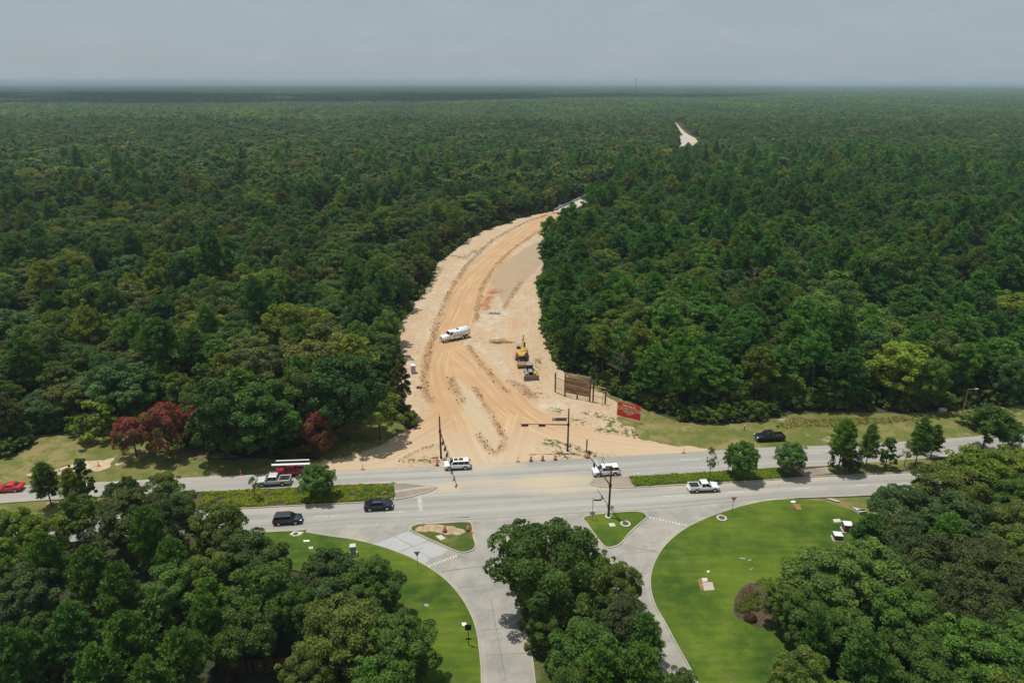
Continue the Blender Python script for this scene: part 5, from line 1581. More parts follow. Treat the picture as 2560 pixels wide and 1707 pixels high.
d_ = od.build("open_door", car_paint("black", (0.006, 0.006, 0.008)), t, bevel=0.02); d_.location = (g['xc1'] - 1.15, g['hw'] * (1 if math.cos(t.rotation_euler[2]) < 0 else -1), 0.95); d_.rotation_euler = (0, 0, R(35))
d_["label"] = "open near-side door"
# red sedan, cut by the frame
c, rz = pose((-89.60,101.94), (-86.65,102.32), 1.6)
t = thing("sedan", "bright red saloon car at the far left end of the far carriageway", "car", (*c, 0.107), rz)
RED = car_paint("bright_red", (0.52, 0.012, 0.016))
MB().loft([ring(-2.3, 0.5, 0.85, 0.76), ring(-2.15, 0.34, 0.98, 0.86), ring(-1.4, 0.26, 1.0, 0.92), ring(0.9, 0.24, 0.94, 0.92), ring(1.5, 0.26, 0.86, 0.91), ring(2.2, 0.32, 0.74, 0.84), ring(2.35, 0.4, 0.6, 0.72)]).build("body", RED, t, True, bevel=0.03)
cabin(t, RED, -1.75, 1.0, -0.95, 0.05, 0.94, 1.40, 0.82, 0.62, [(0.22, 0.50), (0.53, 0.90)])
lights(t, 2.33, -2.28, 0.84, 0.66, 0.85); mirrors(t, 0.55, 0.86, 1.0, RED)
wheels(t, (1.38, -1.38), 0.92, 0.33, 0.22)

# water truck on the dirt lane
c, rz = pose((-18.08,175.85), (-13.25,178.90), 2.1)
t = thing("water_truck", "white water tanker truck crossing the orange dirt lane", "truck", (*c, 0.10), rz)
wb = 5.7
TW = car_paint("truck_white", (0.80, 0.80, 0.79))
MB().loft([ring(wb / 2 - 1.15, 0.75, 1.75, 1.0), ring(wb / 2 + 0.1, 0.75, 1.72, 1.0), ring(wb / 2 + 0.85, 0.75, 1.60, 0.95), ring(wb / 2 + 1.05, 0.7, 1.35, 0.85)]).build("hood", TW, t, True, bevel=0.05)
for s in (-1, 1):
    MB().lathe([(0.62, -0.2), (0.66, -0.1), (0.66, 0.16), (0.6, 0.22)], (wb / 2, s * 1.0, 0.62), 'Y', 16).build("fender", TW, t)
    MB().box((wb / 2 + 0.98, s * 0.82, 1.2), (0.14, 0.3, 0.22)).build("headlight", M_HEAD, t, bevel=0.02)
MB().box((wb / 2 + 1.0, 0, 1.22), (0.16, 1.0, 0.75)).build("grille", M_CHROME, t, bevel=0.03)
MB().box((wb / 2 + 1.02, 0, 0.72), (0.25, 2.2, 0.32)).build("bumper", M_CHROME, t, bevel=0.04)
MB().box((wb / 2 - 1.75, 0, 1.3), (1.3, 2.25, 1.2)).build("cab_base", TW, t, bevel=0.05)
cabin(t, TW, wb / 2 - 2.4, wb / 2 - 1.05, wb / 2 - 2.35, wb / 2 - 1.3, 1.85, 2.72, 1.08, 0.98, [(0.28, 0.92)], tail=False)
mirrors(t, wb / 2 - 1.2, 1.18, 2.2, M_BLACK)
MB().box((-0.6, 0, 0.82), (wb + 3.0, 0.85, 0.24)).build("chassis", M_BLACK, t)


def tank_ring(x, k, z0=1.15, z1=2.78, hw=1.2):
    out = []
    for i in range(20):
        a = 2 * math.pi * i / 20
        ca, sa = math.cos(a), math.sin(a)
        q = lambda w: math.copysign(abs(w) ** 0.55, w)
        out.append(Vector((x, q(ca) * hw * k, (z0 + z1) / 2 + q(sa) * (z1 - z0) / 2 * k)))
    return out


xa, xb = -wb / 2 - 1.75, wb / 2 - 2.55
MB().loft([tank_ring(xa, 0.9), tank_ring(xa + 0.12, 1), tank_ring(xb - 0.12, 1), tank_ring(xb, 0.9)]).build("tank", TW, t, True)
MB().loft([tank_ring(xa + 0.02, 1.015, 1.0, 2.9, 1.22), tank_ring(-wb / 2 + 1.15, 1.015, 1.0, 2.9, 1.22)]).build("rear_body", TW, t, True)
for s in (-1, 1):
    MB().box((xb - 1.35, s * 1.12, 0.98), (2.7, 0.12, 0.72)).build("side_box", TW, t, bevel=0.03)
    MB().box((xb - 1.35, s * 1.225, 1.42), (2.9, 0.03, 0.07)).build("side_stripe", M_BLACK, t)
    MB().box((xa + 1.4, s * 0.55, 2.96), (2.6, 0.45, 0.1)).build("top_locker", TW, t, bevel=0.02)
MB().lathe([(0.33, 2.76), (0.36, 2.9), (0.3, 2.96)], (-wb / 2 + 1.6, 0.0, 0), n=14).build("hatch", M_BLACK, t)
wheels(t, (wb / 2, -wb / 2 + 0.66, -wb / 2 - 0.66), 1.26, 0.52, 0.32, arch=False)

# ------------------------------------------------------------------ earth-moving plant
CATY = plain("machine_yellow", (0.48, 0.30, 0.07), 0.5, var=0.12, scale=1.2)
CATO = plain("machine_orange", (0.42, 0.14, 0.02), 0.55, var=0.15, scale=1.2)
STEEL = plain("worn_steel", (0.16, 0.15, 0.14), 0.6, 0.3, var=0.3, scale=1.5)
GREYP = plain("machine_grey", (0.24, 0.235, 0.23), 0.6, var=0.2)


def crawler(t, y, L, H, w, x=0.0):
    r = H / 2; n = 7; ring_ = []
    for a in np.linspace(-math.pi / 2, math.pi / 2, n):
        ring_.append((x + L / 2 - r + r * math.cos(a), r + r * math.sin(a)))
    for a in np.linspace(math.pi / 2, 1.5 * math.pi, n):
        ring_.append((x - L / 2 + r + r * math.cos(a), r + r * math.sin(a)))
    MB().loft([[Vector((p[0], y - w / 2, p[1])) for p in ring_], [Vector((p[0], y + w / 2, p[1])) for p in ring_]]).build("crawler_track", STEEL, t)
    for k in range(4):
        MB().lathe([(r * 0.42, -w / 2 - 0.03), (r * 0.42, w / 2 + 0.03)], (x - L / 2 + r + k * (L - 2 * r) / 3, y, r), 'Y', 10).build("roller_wheel", M_BLACK, t)


p = np.array((2.53,163.05))
t = thing("excavator", "yellow tracked excavator with raised boom, seen from behind, farthest of the parked machines", "excavator", (p[0], p[1] + 1.9, 0.12), R(86))
for s in (-1, 1):
    crawler(t, s * 1.3, 4.3, 0.95, 0.62)
MB().box((0, 0, 0.75), (2.4, 2.0, 0.5)).build("undercarriage", M_BLACK, t)
MB().lathe([(0.85, 0.9), (0.85, 1.15)]).build("slew_ring", M_BLACK, t)
MB().box((-0.5, 0, 1.75), (3.4, 2.7, 1.15)).build("engine_house", CATY, t, bevel=0.08)
MB().loft([[Vector((-2.15, y, z)) for y, z in ((-1.38, 1.2), (1.38, 1.2), (1.38, 2.35), (-1.38, 2.35))], [Vector((-2.75, y, z)) for y, z in ((-1.15, 1.25), (1.15, 1.25), (1.15, 2.25), (-1.15, 2.25))]]).build("counterweight", CATO, t, bevel=0.08)
MB().box((-2.77, 0, 1.85), (0.04, 1.0, 0.42)).build("name_plate", M_BLACK, t)
MB().box((-2.795, 0, 1.85), (0.012, 0.66, 0.2)).build("plate_mark", plain("plate_white", (0.6, 0.6, 0.58)), t)
MB().box((-0.9, -0.5, 2.42), (1.6, 1.3, 0.2)).build("engine_cover", CATY, t, bevel=0.05)
MB().tube((-1.3, -0.9, 2.4), (-1.3, -0.9, 3.1), 0.08).build("exhaust", M_BLACK, t)
MB().box((0.75, 0.88, 2.15), (1.6, 0.95, 1.75)).build("cab", M_BLACK, t, bevel=0.06)
for q, nm in (((0.75, 1.36, 2.45), "side"), ((-0.06, 0.88, 2.5), "rear")):
    MB().box(q, (1.2, 0.03, 0.8) if nm == "side" else (0.03, 0.7, 0.7)).build("cab_window", GLASS, t)
MB().box((0.75, 0.88, 3.06), (1.7, 1.02, 0.07)).build("cab_roof", GREYP, t)


def limb(t, nm, a, b, w, h0, h1, mat):
    a, b = Vector(a), Vector(b); d = (b - a).normalized(); u = Vector((-d.z, 0, d.x))
    r0 = [a + Vector((0, s * w / 2, 0)) + u * k * h0 / 2 for s, k in ((-1, -1), (1, -1), (1, 1), (-1, 1))]
    r1 = [b + Vector((0, s * w / 2, 0)) + u * k * h1 / 2 for s, k in ((-1, -1), (1, -1), (1, 1), (-1, 1))]
    return MB().loft([r0, r1]).build(nm, mat, t)


limb(t, "boom", (0.9, -0.1, 1.7), (3.0, -0.1, 3.6), 0.55, 0.6, 0.8, CATY)
limb(t, "boom", (2.95, -0.1, 3.55), (5.7, -0.1, 3.9), 0.5, 0.8, 0.45, CATY)
limb(t, "stick", (5.3, -0.1, 4.1), (6.3, -0.1, 1.9), 0.42, 0.65, 0.35, CATY)
limb(t, "hydraulic_ram", (2.5, -0.1, 3.95), (5.2, -0.1, 4.4), 0.16, 0.16, 0.16, STEEL)
limb(t, "hydraulic_ram", (1.3, -0.45, 1.6), (2.8, -0.45, 3.0), 0.14, 0.16, 0.16, STEEL)
MB().loft([[Vector((x, y, z)) for x, z in ((6.2, 1.9), (6.6, 1.3), (6.2, 0.5), (5.4, 0.35), (5.6, 1.0), (5.9, 1.6))] for y in (-0.65, 0.45)]).build("bucket", STEEL, t)

p = np.array((2.39,157.67)); rz = R(-90)
t = thing("soil_compactor", "yellow drum roller with canopy parked between excavator and bulldozer", "roller", (p[0], p[1] + 2.2, 0.12), rz)
MB().lathe([(0.72, -0.95), (0.75, -0.9), (0.75, 0.9), (0.72, 0.95)], (1.55, 0, 0.75), 'Y', 22).build("drum", plain("drum_steel", (0.22, 0.16, 0.10), 0.6, 0.2, var=0.3), t)
fr = MB(); fr.box((2.4, 0, 0.95), (0.3, 2.3, 0.5)); fr.box((0.7, 0, 0.95), (0.3, 2.3, 0.5))
for s in (-1, 1):
    fr.box((1.55, s * 1.08, 0.95), (2.0, 0.14, 0.45))
fr.build("drum_frame", CATY, t, bevel=0.04)
MB().box((-0.3, 0, 1.1), (1.7, 1.5, 0.55)).build("platform", GREYP, t, bevel=0.05)
MB().box((-1.9, 0, 1.5), (1.9, 1.7, 0.9)).build("engine_hood", CATY, t, bevel=0.1)
MB().box((-0.5, 0, 1.75), (0.6, 0.6, 0.75)).build("seat", M_BLACK, t, bevel=0.05)
cb = MB()
for x in (0.35, -1.15):
    for s in (-1, 1):
        cb.tube((x, s * 0.75, 1.3), (x, s * 0.75, 2.9), 0.06, n=6)
cb.build("canopy_post", M_BLACK, t)
MB().box((0.36, 0, 2.05), (0.03, 1.4, 0.9)).build("windscreen", GLASS, t)
MB().box((-0.4, 0, 2.95), (1.85, 1.75, 0.14)).build("canopy", CATY, t, bevel=0.04)
for s in (-1, 1):
    w_ = MB().lathe([(0.45, -0.25), (0.72, -0.24), (0.76, -0.12), (0.76, 0.12), (0.72, 0.24), (0.45, 0.25)], (-1.6, s * 0.9, 0.76), 'Y', 16).build("wheel", M_TYRE, t)

pa, pb = np.array((2.84,149.82)), np.array((6.41,149.70)); pm = (pa + pb) / 2
t = thing("bulldozer", "bulldozer with wide front blade parked nearest the road beside the trees", "bulldozer", (pm[0] - 0.25, pm[1] + 3.2, 0.12), R(-84))
for s in (-1, 1):
    crawler(t, s * 1.05, 3.9, 1.05, 0.6)
MB().box((0.2, 0, 0.85), (3.2, 1.5, 0.7)).build("frame", M_BLACK, t)
MB().loft([[Vector((x, y, z)) for y, z in ((-0.55, 1.1), (0.55, 1.1), (0.5, z1), (-0.5, z1))] for x, z1 in ((0.3, 2.05), (1.9, 1.85))]).build("engine_hood", GREYP, t, bevel=0.06)
MB().box((1.93, 0, 1.45), (0.05, 0.95, 0.75)).build("radiator_grille", M_BLACK, t)
for s in (-1, 1):
    MB().box((0.25, s * 0.98, 1.28), (3.3, 0.62, 0.14)).build("track_cover", CATY if s > 0 else GREYP, t, bevel=0.03)
    limb(t, "push_arm", (0.0, s * 1.45, 0.65), (2.75, s * 1.45, 0.55), 0.18, 0.3, 0.3, CATY)
    limb(t, "lift_ram", (1.7, s * 0.62, 1.75), (2.8, s * 0.62, 0.9), 0.12, 0.14, 0.12, STEEL)
MB().box((-0.75, 0, 2.1), (1.6, 1.5, 1.3)).build("cab", M_BLACK, t, bevel=0.06)
for q, d in (((0.06, 0, 2.25), (0.03, 1.2, 0.8)), ((-0.75, 0.76, 2.25), (1.2, 0.03, 0.8)), ((-0.75, -0.76, 2.25), (1.2, 0.03, 0.8))):
    MB().box(q, d).build("cab_window", GLASS, t)
MB().box((-0.75, 0, 2.88), (2.0, 1.7, 0.16)).build("canopy", GREYP, t, bevel=0.05)
MB().tube((1.0, 0.35, 1.9), (1.0, 0.35, 2.7), 0.07).build("exhaust", M_BLACK, t)
MB().loft([[Vector((x, y, z)) for x, z in ((2.85, 0.05), (2.72, 0.4), (2.78, 0.9), (2.95, 1.22), (3.06, 1.22), (2.92, 0.85), (2.88, 0.4), (3.02, 0.05))] for y in (-1.85, 1.85)]).build("blade", plain("blade_steel", (0.20, 0.19, 0.185), 0.55, 0.3, var=0.25), t)
MB().box((2.98, 0, 1.28), (0.16, 3.72, 0.12)).build("blade_lip", CATO, t)

# ------------------------------------------------------------------ traffic signals
RUST = plain("rust_brown_steel", (0.085, 0.026, 0.016), 0.55, 0.1, var=0.15)
BASEC = plain("pole_base", (0.5, 0.47, 0.42), 0.85)
M_SIG = plain("signal_housing", (0.012, 0.012, 0.012), 0.6)
M_RED, M_AMB, M_GRN = plain("red_lens", (0.52, 0.26, 0.24), 0.3), plain("amber_lens", (0.52, 0.40, 0.28), 0.3), plain("green_lens", (0.38, 0.44, 0.40), 0.3)  # lens tints paled: reflected light is put into the colour
STAINLESS = plain("galvanised_steel", (0.45, 0.45, 0.45), 0.4, 0.5)


def signal(label, base, tip, za, h, heads, faces):
    """pole with one mast arm; heads are fractions along the arm; faces is the direction the lenses look"""
    t = thing("traffic_signal", label, "traffic signal", (*base, 0.06))
    b = Vector((0, 0, 0)); tp = Vector((tip[0] - base[0], tip[1] - base[1], 0))
    MB().lathe([(0.55, 0.0), (0.55, 0.22), (0.42, 0.25)], n=16).build("footing", BASEC, t)
    MB().lathe([(0.26, 0.2), (0.24, 0.5), (0.17, 0.55)], n=12).build("base_plate", M_BLACK if base[1] > 100 else RUST, t)
    MB().tube((0, 0, 0.3), (0, 0, h), 0.19, 0.13, 12).build("pole", RUST, t, True)
    MB().lathe([(0.24, za - 0.25), (0.24, za + 0.25)], n=12).build("arm_collar", RUST, t)
    MB().tube((0, 0, za), tuple(tp + Vector((0, 0, za + 0.15))), 0.12, 0.06, 10).build("mast_arm", RUST, t, True)
    MB().tube((0, 0, h), (0, 0, h + 0.9), 0.025, 0.02, 5).build("antenna", STAINLESS, t)
    d = tp.normalized(); fdir = Vector((*faces, 0)).normalized()
    ang = math.atan2(d.y, d.x)
    for k in heads:
        c = tp * k + Vector((0, 0, za + 0.15 * k - 0.28))
        hd = MB().box((0, 0, 0), (1.30, 0.05, 0.52)); hd.box((0, 0.10, 0), (1.12, 0.18, 0.34))
        o = hd.build("signal_head", M_SIG, t)
        o.location = c; o.rotation_euler = (0, 0, math.atan2(fdir.y, fdir.x) - math.pi / 2 + math.pi * 0)
        for i, lm in enumerate((M_RED, M_AMB, M_GRN)):
            MB().lathe([(0.125, 0.19), (0.125, 0.205)], ((i - 1) * 0.36, 0, 0), 'Y', 12).build("lens", lm, o)
            v_ = MB()
            v_.tube(((i - 1) * 0.36, 0.19, 0.02), ((i - 1) * 0.36, 0.25, 0.0), 0.145, 0.145, 10, False)
            v_.build("visor", M_SIG, o)
    return t


t = signal("rust-brown signal pole with two heads and a street sign on its left-reaching arm", (10.76,116.14), (1.54,116.11), 6.0, 9.4, (0.545, 0.90), (0.05, -1))
sg = MB().box((-1.75, -0.05, 7.15), (2.7, 0.06, 0.62)).build("street_sign", plain("sign_brown", (0.10, 0.045, 0.03), 0.5), t)
MB().box((-1.75, -0.085, 7.15), (2.74, 0.02, 0.66)).build("sign_border", plain("sign_border", (0.45, 0.42, 0.4), 0.5), sg).location = (0, 0.03, 0)
MB().box((-2.78, -0.09, 7.15), (0.55, 0.02, 0.5)).build("sign_emblem", plain("sign_pale", (0.62, 0.66, 0.72), 0.5), sg)
MB().add([(-2.98, -0.103, 6.98), (-2.58, -0.103, 6.98), (-2.66, -0.103, 7.15), (-2.78, -0.103, 7.33), (-2.9, -0.103, 7.15)], [(0, 1, 2, 3, 4)]).build("emblem_mark", plain("emblem_blue", (0.05, 0.07, 0.16), 0.5), sg)
mk = MB()
for k, (x, w) in enumerate(((-2.3, .2), (-2.08, .16), (-1.88, .18), (-1.65, .2), (-1.42, .16), (-1.22, .18), (-1.0, .16), (-0.8, .16), (-0.6, .14))):
    mk.box((x, -0.09, 7.14), (w, 0.015, 0.18))
mk.build("sign_lettering", plain("letter_tan", (0.30, 0.22, 0.17)), sg)
MB().tube((0, 0, 7.42), (-3.1, 0, 7.42), 0.05, n=6).build("sign_bracket", RUST, t)
signal("rust-brown signal pole left of the dirt road mouth, arm pointing towards the entrance drive", (-13.48,113.51), (-11.24,104.83), 6.0, 9.1, (0.45, 0.72, 0.97), (-1, 0.1))
t = signal("rust-brown signal pole on the right traffic island, arm reaching over the near carriageway", (15.89,95.00), (13.44,103.97), 6.1, 9.5, (0.42, 0.72), (-1, 0.1))
MB().box((-0.35, 0.1, 9.5), (1.1, 0.36, 0.14)).build("luminaire", M_BLACK, t, bevel=0.03)
MB().tube((0, 0, 7.4), (-1.15, 3.6, 9.2), 0.05, 0.04, 6).build("luminaire_arm", RUST, t)
MB().box((-1.3, 4.0, 9.2), (0.4, 0.9, 0.14)).build("luminaire", STAINLESS, t, bevel=0.03)

# ------------------------------------------------------------------ signs
def post_sign(name, label, base, h, parts, z=0.2, rz=0.0, cat="sign", pole=None, r=0.035):
    t = thing(name, label, cat, (*base, z), rz)
    MB().tube((0, 0, -0.1), (0, 0, h), r, n=6).build("post", pole or STAINLESS, t)
    for nm, fn, mt in parts:
        fn(MB()).build(nm, mt, t)
    return t


def tri(y0, y1, s, z, m=None):
    """triangle plate, point down"""
    f = lambda mb: mb.loft([[Vector((-s / 2, y, z)), Vector((0, y, z - s * 0.87)), Vector((s / 2, y, z))] for y in (y0, y1)])
    return f


M_SRED, M_SWHITE, M_SGREY = plain("sign_red", (0.42, 0.02, 0.025), 0.45), plain("sign_white", (0.72, 0.72, 0.7), 0.45), plain("sign_back", (0.30, 0.31, 0.31), 0.5, 0.3)
DKPOLE = plain("dark_post", (0.045, 0.045, 0.045), 0.6)
yv = (36.63,96.22,0.21,2.95)
post_sign("yield_sign", "red and white yield sign on the edge of the right-hand lawn", yv[:2], yv[3], [("plate", tri(-0.05, -0.03, 0.95, yv[3]), M_SRED), ("plate_centre", lambda mb: mb.loft([[Vector((-0.22, y, yv[3] - 0.14)), Vector((0, y, yv[3] - 0.52)), Vector((0.22, y, yv[3] - 0.14))] for y in (-0.062, -0.048)]), M_SWHITE)], pole=DKPOLE)
yv2 = (-13.84,82.09,0.22,3.06)
post_sign("yield_sign", "yield sign seen from its grey back beside the left slip lane", yv2[:2], yv2[3], [("plate", tri(-0.05, -0.03, 0.95, yv2[3]), M_SGREY)], pole=DKPOLE)
bv = (-5.52,67.62,0.19,3.22)
post_sign("entrance_sign", "black-backed sign on a black post beside the entrance drive kerb", bv[:2], bv[3], [("plate", lambda mb: mb.box((0, -0.05, bv[3] - 0.42), (0.80, 0.05, 0.86)), plain("sign_black", (0.008, 0.008, 0.009), 0.5)), ("lower_plate", lambda mb: mb.box((0, -0.05, 0.95), (0.72, 0.06, 0.22)), plain("sign_black", (0.008, 0.008, 0.009)))], pole=M_BLACK, r=0.05)
sv = (13.11,94.18,0.19,4.23)
post_sign("street_name_sign", "street name post with dark blade and blue-grey plate on the right traffic island", sv[:2], sv[3] , [("name_blade", lambda mb: mb.box((0.75, 0, sv[3] - 0.4), (1.25, 0.03, 0.26)), plain("blade_dark", (0.05, 0.045, 0.05), 0.5)), ("cross_blade", lambda mb: mb.box((0.05, 0.45, sv[3] - 1.2), (0.03, 1.1, 0.24)), plain("blade_dark", (0.05, 0.045, 0.05))),
    ("route_plate", lambda mb: mb.box((0, -0.05, 1.35), (0.78, 0.03, 0.55)), plain("plate_blue", (0.22, 0.27, 0.34), 0.5)), ("route_mark", lambda mb: mb.box((0, -0.07, 1.35), (0.5, 0.012, 0.14)), M_SWHITE)], pole=DKPOLE, z=0.1)
ev = (14.38,115.92,0.23,3.00)
t = thing("edge_on_sign", "large dark green road sign seen edge-on behind a barrel near the right signal pole", "sign", (*ev[:2], 0.05), R(78))
for x in (-0.35, 0.35):
    MB().tube((x, 0, 0), (x, 0, ev[3] - (0.3 if x > 0 else 0)), 0.06, n=6).build("post", DKPOLE, t)
MB().box((0, -0.1, ev[3] * 0.62), (1.3, 0.06, ev[3] * 0.62)).build("plate", plain("sign_green", (0.03, 0.06, 0.045), 0.5), t)
cv_ = (-81.84,109.85,0.23,0.98)
post_sign("small_notice", "tiny black notice on a stake in the sandy patch of the left verge", cv_[:2], 1.0, [("plate", lambda mb: mb.box((0, -0.03, 0.85), (0.5, 0.04, 0.4)), M_BLACK)], z=0.02, pole=DKPOLE)

# red billboard
A, B_ = np.array((22.46,130.80)), np.array((26.87,128.16)); ab = B_ - A; L = float(np.linalg.norm(ab))
t = thing("billboard", "red roadside billboard with a tan band and white lettering before the right forest", "billboard", (*A, 0.05), math.atan2(ab[1], ab[0]))
MB().box((L / 2, 0, 2.25), (L + 0.1, 0.08, 3.2)).build("panel", plain("billboard_red", (0.70, 0.045, 0.036), 0.5, var=0.06, scale=0.8), t)
MB().box((L / 2, -0.045, 2.53), (L + 0.1, 0.03, 0.62)).build("band", plain("billboard_tan", (0.66, 0.48, 0.28), 0.5, var=0.06), t)
for k in range(5):
    MB().box((0.12 + k * (L - 0.24) / 4, 0.10, 1.0), (0.11, 0.11, 2.2)).build("post", plain("white_post", (0.6, 0.6, 0.58)), t)
for s in (-0.06, L + 0.06):
    MB().box((s, 0.0, 2.25), (0.06, 0.12, 3.22)).build("edge_frame", plain("white_post", (0.6, 0.6, 0.58)), t)
TXW = plain("lettering_white", (0.85, 0.84, 0.80), 0.5)
TXB = plain("lettering_brown", (0.20, 0.075, 0.035), 0.5)
lettering("lettering", "Wait for it...", 0.66, TXW, t, (L / 2, -0.055, 3.30), (R(90), 0, 0), shear=0.35)
lettering("lettering", "BIG OL' BRIDGE TO", 0.48, TXB, t, (L / 2, -0.075, 2.53), (R(90), 0, 0), fit=4.6)
lettering("lettering", "TWO STEP", 0.48, TXW, t, (L / 2, -0.055, 1.86), (R(90), 0, 0), fit=2.4)
lettering("lettering", "FARM", 0.26, TXW, t, (L / 2, -0.055, 1.42), (R(90), 0, 0), fit=0.95)

# timber sign frame
A, B_ = np.array((12.00,141.13)), np.array((17.41,138.48)); ab = B_ - A; L = float(np.linalg.norm(ab))
t = thing("timber_sign_frame", "tall rustic timber sign frame of weathered planks with open rail wings", "sign frame", (*A, 0.08), math.atan2(ab[1], ab[0]))
WOOD, POST = m_wood("weathered_planks", (0.26, 0.15, 0.085), (0.46, 0.31, 0.20)), m_wood("timber_posts", (0.10, 0.055, 0.032), (0.20, 0.12, 0.07))
RAILW = m_wood("peeled_rails", (0.42, 0.30, 0.18), (0.60, 0.45, 0.30))
for x, h in ((0.0, 6.0), (L, 6.0), (L / 2, 3.2)):
    MB().box((x, 0.05, h / 2), (0.30, 0.30, h)).build("post", POST, t, bevel=0.03)
rw = random.Random(3)
for k in range(14):
    z = 1.25 + k * 0.283; x = 0.16
    while x < L - 0.2:
        w = min(rw.uniform(1.2, 2.9), L - 0.16 - x)
        if L - 0.16 - x - w < 0.6:
            w = L - 0.16 - x
        MB().box((0, 0, 0), (w - 0.02, 0.06, 0.262)).build("plank", WOOD, t).location = (x + w / 2, rw.uniform(-0.12, -0.06), z)
        x += w
for z in (5.92, 5.62, 5.35):
    MB().tube((-0.1, -0.05, z), (L + 0.1, -0.05, z), 0.075, n=8).build("rail", RAILW, t)
wl_ = (np.array((9.97,143.51)) - A); wr_ = (np.array((20.71,137.13)) - A); wm_ = (np.array((18.16,138.52)) - A)
u_ = ab / L; v_ = np.array([-u_[1], u_[0]])
loc2 = lambda q: (float(q @ u_), float(q @ v_))
lx, ly = loc2(wl_); rx, ry = loc2(wr_); mx_, my_ = loc2(wm_)
MB().box((lx, ly, 2.45), (0.28, 0.28, 4.9)).build("post", POST, t, bevel=0.03)
MB().box((rx, ry, 2.0), (0.28, 0.28, 4.0)).build("post", POST, t, bevel=0.03)
MB().box((mx_, my_, 2.55), (0.28, 0.28, 5.1)).build("post", POST, t, bevel=0.03)
for z in (3.8, 2.5, 1.4, 0.35):
    MB().tube((lx, ly, z), (0, 0, z), 0.07, n=7).build("rail", RAILW, t)
for z in (3.9, 2.7, 1.45):
    MB().tube((mx_ - 0.5, my_, z), (rx + 0.25, ry, z), 0.07, n=7).build("rail", RAILW, t)
for k in range(5):
    q = (k + 1) / 6
    MB().tube((lx * (1 - q), ly * (1 - q), 0.1), (lx * (1 - q), ly * (1 - q), 3.8), 0.03, n=5).build("stake", POST, t)
for k in range(9):
    x = 0.4 + k * (L - 0.8) / 8
    MB().tube((x, 0.05, 0.0), (x, 0.05, 1.2), 0.03, n=5).build("stake", POST, t)
MB().tube((0, 0.05, 0.55), (L, 0.05, 0.55), 0.035, n=5).build("rail", POST, t)
MB().tube((rx - 0.4, ry - 0.6, 0), (rx - 0.4, ry - 0.6, 4.4), 0.05, n=6).build("stake", POST, t)

# ------------------------------------------------------------------ barrels and delineators
ORANGE = plain("barrel_orange", (0.62, 0.10, 0.035), 0.5, var=0.12)
BAND = plain("barrel_white", (0.68, 0.63, 0.58), 0.5)


def barrel(label, p, z=0.107, h=1.05, rz=0.0):
    t = thing("traffic_barrel", label, "barrel", (*p, z), rz, "orange traffic barrels")
    MB().lathe([(0.36, 0.0), (0.36, 0.09)], n=14).build("rubber_base", M_BLACK, t)
    MB().lathe([(0.30, 0.08), (0.285, 0.3), (0.27, 0.31), (0.255, 0.6), (0.24, 0.61), (0.22, 0.9), (0.16, 0.98), (0.05, 1.0)], n=16).build("drum", ORANGE, t, False)
    for z0, r0 in ((0.36, 0.282), (0.66, 0.262)):
        MB().lathe([(r0, z0), (r0 - 0.005, z0 + 0.13)], n=16).build("reflective_band", BAND, t)
    MB().box((0, 0, 1.03), (0.22, 0.05, 0.1)).build("handle", ORANGE, t)
    return t


barrel("orange barrel nearest the orange post, first of three at the dirt road mouth", (3.58,112.80), 0.107)
barrel("orange barrel in the middle of the row of three at the dirt road mouth", (5.82,113.07), 0.107)
barrel("orange barrel at the grass end of the row of three at the dirt road mouth", (8.23,113.28), 0.107)
barrel("orange barrel standing in front of the edge-on green sign", (14.39,113.99), 0.107)
barrel("orange barrel by the left signal pole behind the white suv", (-13.99,111.21), 0.107)
barrel("orange barrel in the middle of the bare patch on the left traffic island", (-10.71,91.01), 0.20)
barrel("orange barrel at the corner of the left traffic island beside orange mesh", (-6.94,91.22), 0.20)
MB_ = MB().box((0, 0, 0.1), (0.8, 0.25, 0.22), top=0.7)
o = MB_.build("orange_mesh", ORANGE); o.location = (*(-6.44,90.70), 0.2); o.rotation_euler = (0, 0, R(-55)); tag(o, "crumpled orange plastic mesh beside the corner barrel on the left traffic island", "mesh")
o = MB().box((0, 0, 0.95), (1.15, 0.08, 0.28)).build("barrier_board", ORANGE); o.location = (*(-14.46,112.50), 0.06); o.rotation_euler = (0, 0, R(5))
tag(o, "orange barrier board propped beside the left signal pole", "barrier")
for s in (-0.4, 0.4):
    MB().box((s, 0.03, 0.42), (0.06, 0.06, 0.85)).build("leg", DKPOLE, o)


def delineator(label, p, z=0.107):
    t = thing("delineator_post", label, "road post", (*p, z), 0, "orange delineator posts")
    MB().box((0, 0, 0.06), (0.75, 0.4, 0.11), top=0.8).build("base", ORANGE, t)
    MB().tube((0, 0, 0.1), (0, 0, 1.15), 0.06, 0.045, 8).build("tube", ORANGE, t)
    for z0 in (0.75, 0.95):
        MB().lathe([(0.066, z0), (0.064, z0 + 0.08)], n=10).build("reflective_band", BAND, t)


delineator("orange post left of the row of barrels at the dirt road mouth", (1.14,112.54))
delineator("orange post at the road edge right of the hidden red pickup", (-27.62,109.74))
delineator("orange post at the road edge left of the red pickup", (-49.43,107.84))
delineator("orange post at the road edge near the black pickup on the grass", (33.20,115.82))
delineator("orange stake standing in the sandy patch of the left verge", (-77.30,111.20), 0.02)

